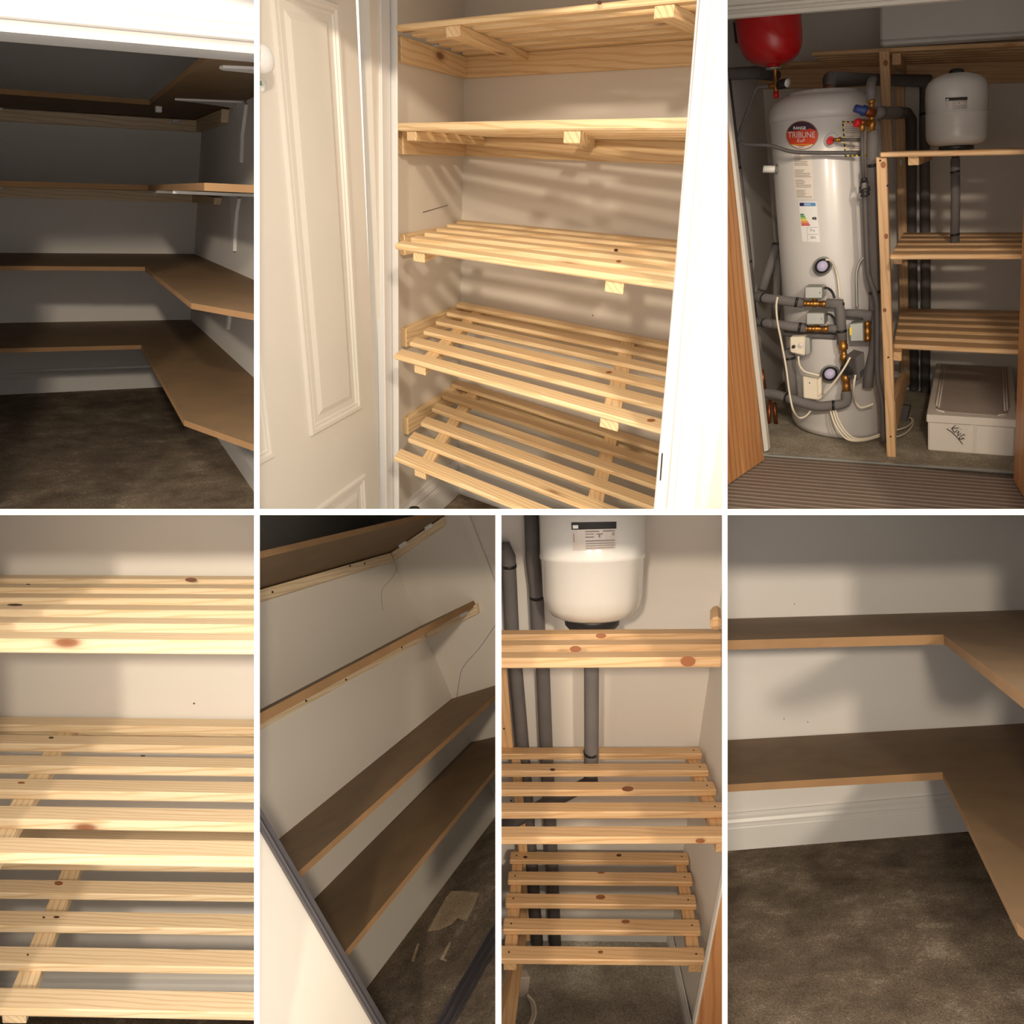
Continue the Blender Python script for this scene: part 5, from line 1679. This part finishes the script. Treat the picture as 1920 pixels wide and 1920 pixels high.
# ================================================================ 6: lower part of the cylinder cupboard, seen closer
f6 = Frame(6, 1313, 1400, 3.0)
c1, c2 = f6.L(1330.7, 1253.7, y=0), f6.L(1256, 1762, y=0)
RW6 = f6.plane(c1, c2, c1 - EY)
cd6 = (c1 - c2) / np.linalg.norm(c1 - c2)
b0, b1 = f6.L(1042, 1759, y=0), c2
FL6 = f6.plane(b0, b1, b0 + EY)
bd = (b1 - b0) / np.linalg.norm(b1 - b0)
B0 = b1 - bd * 1.1
wall('wall_back', f6, (B0, b1 + bd * 0.02, b1 + bd * 0.02 + cd6 * 2.4, B0 + cd6 * 2.4), (0, 0.06, 0), 'wall_lightened')
wall('wall_right', f6, (b1 - EY * 0.86, b1, b1 + cd6 * 2.4, b1 + cd6 * 2.4 - EY * 0.86), (0.06, 0, 0), 'wall_lightened')
wall('wall_left', f6, (B0 - EY * 1.4, B0, B0 + cd6 * 2.4, B0 + cd6 * 2.4 - EY * 1.4), (-0.06, 0, 0), 'wall_lightened')
wall('floor', f6, (B0 - EY * 1.5, b1 - EY * 1.5, b1, B0), (0, 0, -0.05), 'carpet_grey')
skirting('baseboard_right', f6, b1 - EY * 0.86, b1, 0.09, (-0.018, 0, 0))
skirting('baseboard_back', f6, B0, b1, 0.09, (0, -0.018, 0))
G6 = 'slatted shelves under the close-up white vessel'


def shelf6(label, back, front, th_px, n, ratio, ext=0.0, lext=0.0):
    # the back slats rest at a depth read from the front and back lines together
    t_, w_ = None, None
    a, b = f6.L(*back[0], y=ybk), f6.L(*back[1], y=ybk)
    pl = f6.plane(a, b, a + EY)
    c, d = f6.L(*front[0], pl=pl), f6.L(*front[1], pl=pl)
    th = abs(f6.L(*th_px, y=c[1])[2] - c[2])
    u = (b - a) / np.linalg.norm(b - a)
    t_ = slat_shelf(f6, label, G6, pl, (a - u * lext, b + u * ext), (c - u * lext, d + u * ext), n, ratio, -th, 'pine_orange')
    return t_, (a - u * lext, b + u * ext, c - u * lext, d + u * ext, th)


ybk = -0.36
T1, m1 = shelf6('front slats of the pine shelf carrying the large white vessel', ((939.7, 1181), (1353.7, 1178.4)), ((939.7, 1234.5), (1353.7, 1232)), (939.7, 1253.7), 3, 0.5, 0.0, 0.2)
ybk = -0.10
T2, m2 = shelf6('middle slatted pine shelf of five slats below the grey vessel pipe', ((950, 1401), (1312, 1400.5)), ((925, 1571), (1380, 1569)), (925, 1585), 5, 0.44, 0, 0.1)
T3, m3 = shelf6('lowest slatted pine shelf of five slats above the grey carpet', ((957, 1596), (1290, 1598)), ((937, 1798), (1324, 1802)), (937, 1808.5), 5, 0.46)
for t, m in ((T2, m2), (T3, m3)):
    a, b, c, d, th = m
    z = EZ * (-th - 0.045)
    for (p, q, s) in ((a, c, 1), (b, d, -1)):
        e = EX * 0.045 * s
        slab4('side_bearer', f6, q + z + e * 0.2 + EY * 0.02, q + z + e * 1.2 + EY * 0.02, p + z + e * 1.2 + EY * 0.03, p + z + e * 0.2 + EY * 0.03, EZ * 0.045, 'pine_orange', t, 0.002, grain=1)
    for i in range(5):
        pitch = 1 / (4 + 0.45)
        s = i * pitch + pitch * 0.22
        for (p, q, sg) in ((c, a, 1), (d, b, -1)):
            o = p + (q - p) * s + EX * 0.03 * sg
            lathe('screw', f6, o, EZ, [(0.0035, 0), (0.0035, 0.0012)], 'screw_dark', t, 8)
fboard('side_bearer', f6, ((1331, 1160), (1352, 1156), (1353, 1182), (1331, 1182)), (0.04, 0.2, 0), 'pine_orange', T1, 0.012, y=m1[2][1] + 0.1)
# uprights
up6 = thing('shelf_frame', f6, 'pine uprights and floor rail left of the lower slatted shelves', 'frame')
fboard('post', f6, ((925, 1254), (950, 1254), (962, 1404), (938, 1404)), (0, 0.022, 0), 'pine_orange', up6, 0.002, 2, y=-0.101)
fboard('rear_post', f6, ((957, 1404), (974, 1404), (989, 1600), (972, 1600)), (0, 0.022, 0), 'pine_orange', up6, 0.002, 2, y=-0.101)
fboard('rear_post', f6, ((962, 1600), (984, 1600), (994, 1765), (972, 1765)), (0, 0.022, 0), 'pine_orange', up6, 0.002, 2, y=-0.101)
xr6 = f6.L(984, 1800, y=m3[2][1] + 0.25)[0]
fboard('floor_rail', f6, ((975, 1752), (988, 1752), (966, 1925), (938, 1925)), (-0.03, 0.0, -0.03), 'pine_orange', up6, 0.002, 2, pl=f6.plane(f6.L(988, 1752, y=-0.2), f6.L(966, 1925, y=m3[2][1] - 0.05), f6.L(975, 1752, y=-0.2)))
for (a, b) in ((945, 1366), (958.5, 1501.5)):
    lathe('screw', f6, f6.L(a, b, y=-0.101), -EY, [(0.004, 0), (0.004, 0.002)], 'screw_dark', up6, 8)

# large white vessel, cropped by the top of the photograph
yv = -0.215
vb = f6.L(1110, 1178, y=yv)
vr6 = 97.0 / F * f6.px(f6.L(1108, 1060, y=yv))[2]
zt6 = f6.L(1108, 1040, y=yv)[2] - vb[2]
v6 = thing('white_vessel', f6, 'large white expansion vessel with a rating plate and black base ring above the slats', 'vessel')
H = zt6
lathe('body', f6, vb, EZ, [(vr6 * .5, .042), (vr6 * .62, .046), (vr6 * .80, .062), (vr6 * .92, .096), (vr6 * .965, .14), (vr6 * .985, H - .012), (vr6 * 1.012, H - .008), (vr6 * 1.012, H + .006), (vr6, H + .01), (vr6, H + .26), (vr6 * .96, H + .34), (vr6 * .8, H + .40), (vr6 * .4, H + .44), (0, H + .445)], 'vessel_white', v6, 64, flat=True)
lathe('base_ring', f6, vb, EZ, [(vr6 * .46, .0), (vr6 * .535, .018), (vr6 * .55, .052), (vr6 * .5, .054)], 'plastic_black', v6, 48, flat=True)
lathe('socket', f6, vb, EZ, [(vr6 * .35, -.02), (vr6 * .4, .0)], 'steel', v6, 32, flat=True)
vessel_label(f6, v6, vb, H, vr6 * 1.002, ((1071, 979.5), (1156, 978), (1155, 1029), (1074, 1033)), 'rating_plate', PLATE)


def pipe6(label, pts, r, bands=(), mat='foam_grey'):
    t = thing('insulated_pipe', f6, label, 'pipe')
    P = [f6.L(a, b, y=c) for a, b, c in pts]
    tube('sleeve', f6, P, r, mat, t, seg=18)
    for (a, b, c) in bands:
        q = f6.L(a, b, y=c)
        tube('tape_band', f6, [q - EZ * 0.006, q + EZ * 0.006], [x * 1.05 for x in ([r[0]] * 2 if hasattr(r, '__len__') else [r, r])], 'tape_black', t, seg=18)
    return t


yp = -0.045
pipe6('grey lagged pipe with an elbow behind the left end of the slats', [(915, 1046, yp), (932, 1031, yp), (946, 1030, yp), (953, 1044, yp), (956, 1100, yp), (960, 1180, yp), (967, 1256, yp), (980, 1404, yp), (995, 1600, yp), (1007, 1768, yp)], 0.029, [(954.5, 1060.5, yp)])
pipe6('grey lagged pipe rising straight behind the left side of the vessel', [(996, 950, yp), (999, 1050, yp), (1005, 1100, yp), (1009, 1180, yp), (1018, 1256, yp), (1024, 1404, yp), (1034, 1600, yp), (1041, 1772, yp)], 0.029, [(1006.5, 1119, yp)])
vp = pipe6('grey lagged pipe hanging from the close-up vessel down to the middle slats', [(1109, 1172, yv), (1109, 1254, -0.212), (1109, 1410, -0.212), (1107.5, 1462, -0.212)], 0.029, [(1108, 1411, -0.212)])
pipe6('dark lagged pipe running under the middle slats towards the left', [(1116, 1462, yv - 0.01), (1060, 1490, yv - 0.08), (990, 1525, yv - 0.2), (925, 1560, yv - 0.3)], 0.026, [], 'pipe_dark')
# junction box, flexes and the open wooden door
jq = f6.L(980, 1870, pl=FL6)
jb = thing('junction_box', f6, 'pale grey junction box standing on the carpet beside the pine floor rail', 'box')
fboard('case', f6, ((971, 1834), (995, 1833), (986, 1899), (963, 1903)), (-0.02, 0.05, 0), 'net_grey', jb, 0.004, 2, y=jq[1])
fboard('lower_cover', f6, ((963, 1903), (984, 1899), (978, 1930), (958, 1930)), (-0.02, 0.05, 0), 'net_grey', jb, 0.004, 2, y=jq[1] - 0.01)
for i, dx in enumerate((0, 5)):
    tube('flex', f6, [f6.L(x_, y_, pl=(FL6[0] + EZ * (0.012 + 0.02 * i), FL6[1])) for x_, y_ in ((989, 1866), (996 + dx, 1880), (999 + dx, 1898), (995 + dx, 1915), (985 + dx, 1932), (978 + dx, 1945))], 0.006, 'ivory', smooth_k=5, seg=8, cat='cable',
          label=('inner' if i == 0 else 'outer') + ' cream flex curving from the pale junction box on the carpet')
ydr = m3[2][1] - 0.12
od = thing('wooden_door', f6, 'orange-brown veneered door edge beside the lowest slats and skirting', 'door')
fpoly('panel', f6, [(1354, 1677), (1305.5, 1925), (1275, 2080), (1500, 2080), (1500, 1500), (1389, 1500)], (0, 0.02, 0), 'veneer', od, y=ydr, gdir=EZ)
fpoly('edge_strip', f6, [(1384, 1500), (1390, 1500), (1306.5, 1925), (1300.5, 1925), (1268, 2080), (1262, 2080)][:4], (0, 0.025, 0), 'door_white', od, y=ydr + 0.004, gdir=EZ)
for t, m, lst in ((T1, m1, [(1127, 1192, 10, 5, 'f', False), (1079, 1217, 11, 6, 'f', False), (1290, 1240, 14, 10, 'f', False)]),
                  (T2, m2, [(1036, 1443, 5, 2.5, 't', True), (1177, 1479, 11, 5, 't', False), (1313, 1577, 9, 4, 'f', False)]),
                  (T3, m3, [(1160.5, 1603.5, 5, 2.5, 't', True), (985, 1607, 4, 2.5, 't', True), (1127, 1636, 7, 2, 't', False), (1126, 1682, 9, 4.5, 't', False), (1173, 1728, 8, 3.5, 't', False), (1126, 1785, 5, 3, 't', False)])):
    pl_t = f6.plane(m[0], m[1], m[2])
    for (px, py, rx, ry, face, dark) in lst:
        if face == 't':
            knot(f6, t, px, py, rx, ry, dark, pl=pl_t)
        else:
            knot(f6, t, px, py, rx, ry, dark, y=m[2][1] + (0.0 if t is not T1 else {1192: .0, 1217: .0, 1240: .0}[py]))

# ---------------------------------------------------------------- white partitions between the cupboards
def partition(name, x0, y0, x1, y1, deep=6.5):
    fr0 = []
    for dist in (D0, deep):
        for (px, py) in ((x0, y0), (x1, y0), (x1, y1), (x0, y1)):
            fr0.append(tuple(ray_point(px, py, dist)))
    faces = [[0, 1, 2, 3], [7, 6, 5, 4], [0, 4, 5, 1], [1, 5, 6, 2], [2, 6, 7, 3], [3, 7, 4, 0]]
    Rec(name, None, fr0, faces, [list(v) for v in fr0], 'divider_white', kind='structure')


E_ = M_
partition('wall_partition', -E_, 954.5, 1920 + E_, 965.5)
partition('wall_partition', 476.5, -E_, 486.5, 954.5)
partition('wall_partition', 1354, -E_, 1364, 954.5)
partition('wall_partition', 476.5, 965.5, 487, 1920 + E_)
partition('wall_partition', 929, 965.5, 940, 1920 + E_)
partition('wall_partition', 1354, 965.5, 1364, 1920 + E_)

# boards added out of view round the row, to stop room light leaking in
partition('wall_partition', -M_ - 12, -M_ - 12, -M_, 1920 + M_ + 12)
partition('wall_partition', 1920 + M_, -M_ - 12, 1920 + M_ + 12, 1920 + M_ + 12)
partition('wall_partition', -M_, -M_ - 12, 1920 + M_, -M_)
partition('wall_partition', -M_, 1920 + M_, 1920 + M_, 1920 + M_ + 12)

# ---------------------------------------------------------------- every cupboard ends at its partitions; link the objects
def opening_planes(k):
    x0, y0, x1, y1 = OPEN[k]
    n = []
    n.append(Vector((1, -(x0 - 960) / F, 0)))
    n.append(Vector((-1, (x1 - 960) / F, 0)))
    n.append(Vector((0, -(y0 - 960) / F, -1)))
    n.append(Vector((0, (y1 - 960) / F, 1)))
    return [v.normalized() for v in n]


def build(r):
    bm = bmesh.new()
    lay = bm.verts.layers.float_vector.new('gc')
    vs_ = []
    for co, g in zip(r.verts, r.gc):
        v = bm.verts.new(co)
        v[lay] = Vector(g)
        vs_.append(v)
    for i, fc in enumerate(r.faces):
        try:
            f = bm.faces.new([vs_[j] for j in fc])
        except ValueError:
            continue
        f.smooth = r.smooth
        if r.fm:
            f.material_index = r.fm[i]
    bmesh.ops.recalc_face_normals(bm, faces=bm.faces[:])
    if r.fr is not None:
        for n in opening_planes(r.fr.k):
            d = [v.co.dot(n) for v in bm.verts]
            if not d or max(d) <= 1e-6:
                bm.free()
                return None
            if min(d) < -1e-6:
                res = bmesh.ops.bisect_plane(bm, geom=bm.verts[:] + bm.edges[:] + bm.faces[:], dist=1e-6, plane_co=(0, 0, 0), plane_no=n, clear_inner=True)
                cut = [e for e in res['geom_cut'] if isinstance(e, bmesh.types.BMEdge) and e.is_boundary]
                if cut:
                    try:
                        bmesh.ops.triangle_fill(bm, edges=cut, use_beauty=True)
                    except Exception:
                        pass
    if len(bm.faces) == 0:
        bm.free()
        return None
    return bm


def finish():
    kids = {}
    for r in REC:
        kids.setdefault(id(r.parent) if r.parent else None, []).append(r)
    near = {}
    for top in kids[None]:
        fam = [top]
        for c in kids.get(id(top), []):
            fam.append(c)
            for s in kids.get(id(c), []):
                fam.append(s)
        bms = {}
        for r in fam:
            if r.verts is not None:
                b = build(r)
                if b:
                    bms[id(r)] = b
        if not bms:
            continue
        pts = [v.co for b in bms.values() for v in b.verts]
        xs, ys, zs = zip(*[(p.x, p.y, p.z) for p in pts])
        if top.fr is not None:
            near[top.name + ' P%d' % top.fr.k] = min(ys)
        loc = Vector(((min(xs) + max(xs)) / 2, (min(ys) + max(ys)) / 2, min(zs)))
        objs = {}
        for r in fam:
            if id(r) in bms:
                b = bms[id(r)]
                bmesh.ops.translate(b, verts=b.verts[:], vec=-loc)
                me = bpy.data.meshes.new(r.name)
                b.to_mesh(me)
                b.free()
                for m in r.mat:
                    me.materials.append(MATS[m])
                o = bpy.data.objects.new(r.name, me)
            elif r is top:
                o = bpy.data.objects.new(r.name, None)
                o.empty_display_size = 0.05
            else:
                continue
            COL.objects.link(o)
            if r is top:
                o.location = loc
            else:
                p = objs.get(id(r.parent))
                if p is None:
                    p = objs[id(top)]
                o.parent = p
            for key, val in (('label', r.label), ('category', r.cat), ('group', r.group), ('kind', r.kind)):
                if val:
                    o[key] = val
            objs[id(r)] = o
    low = sorted(near.items(), key=lambda t: t[1])[:8]
    print('NEAREST', low)


finish()
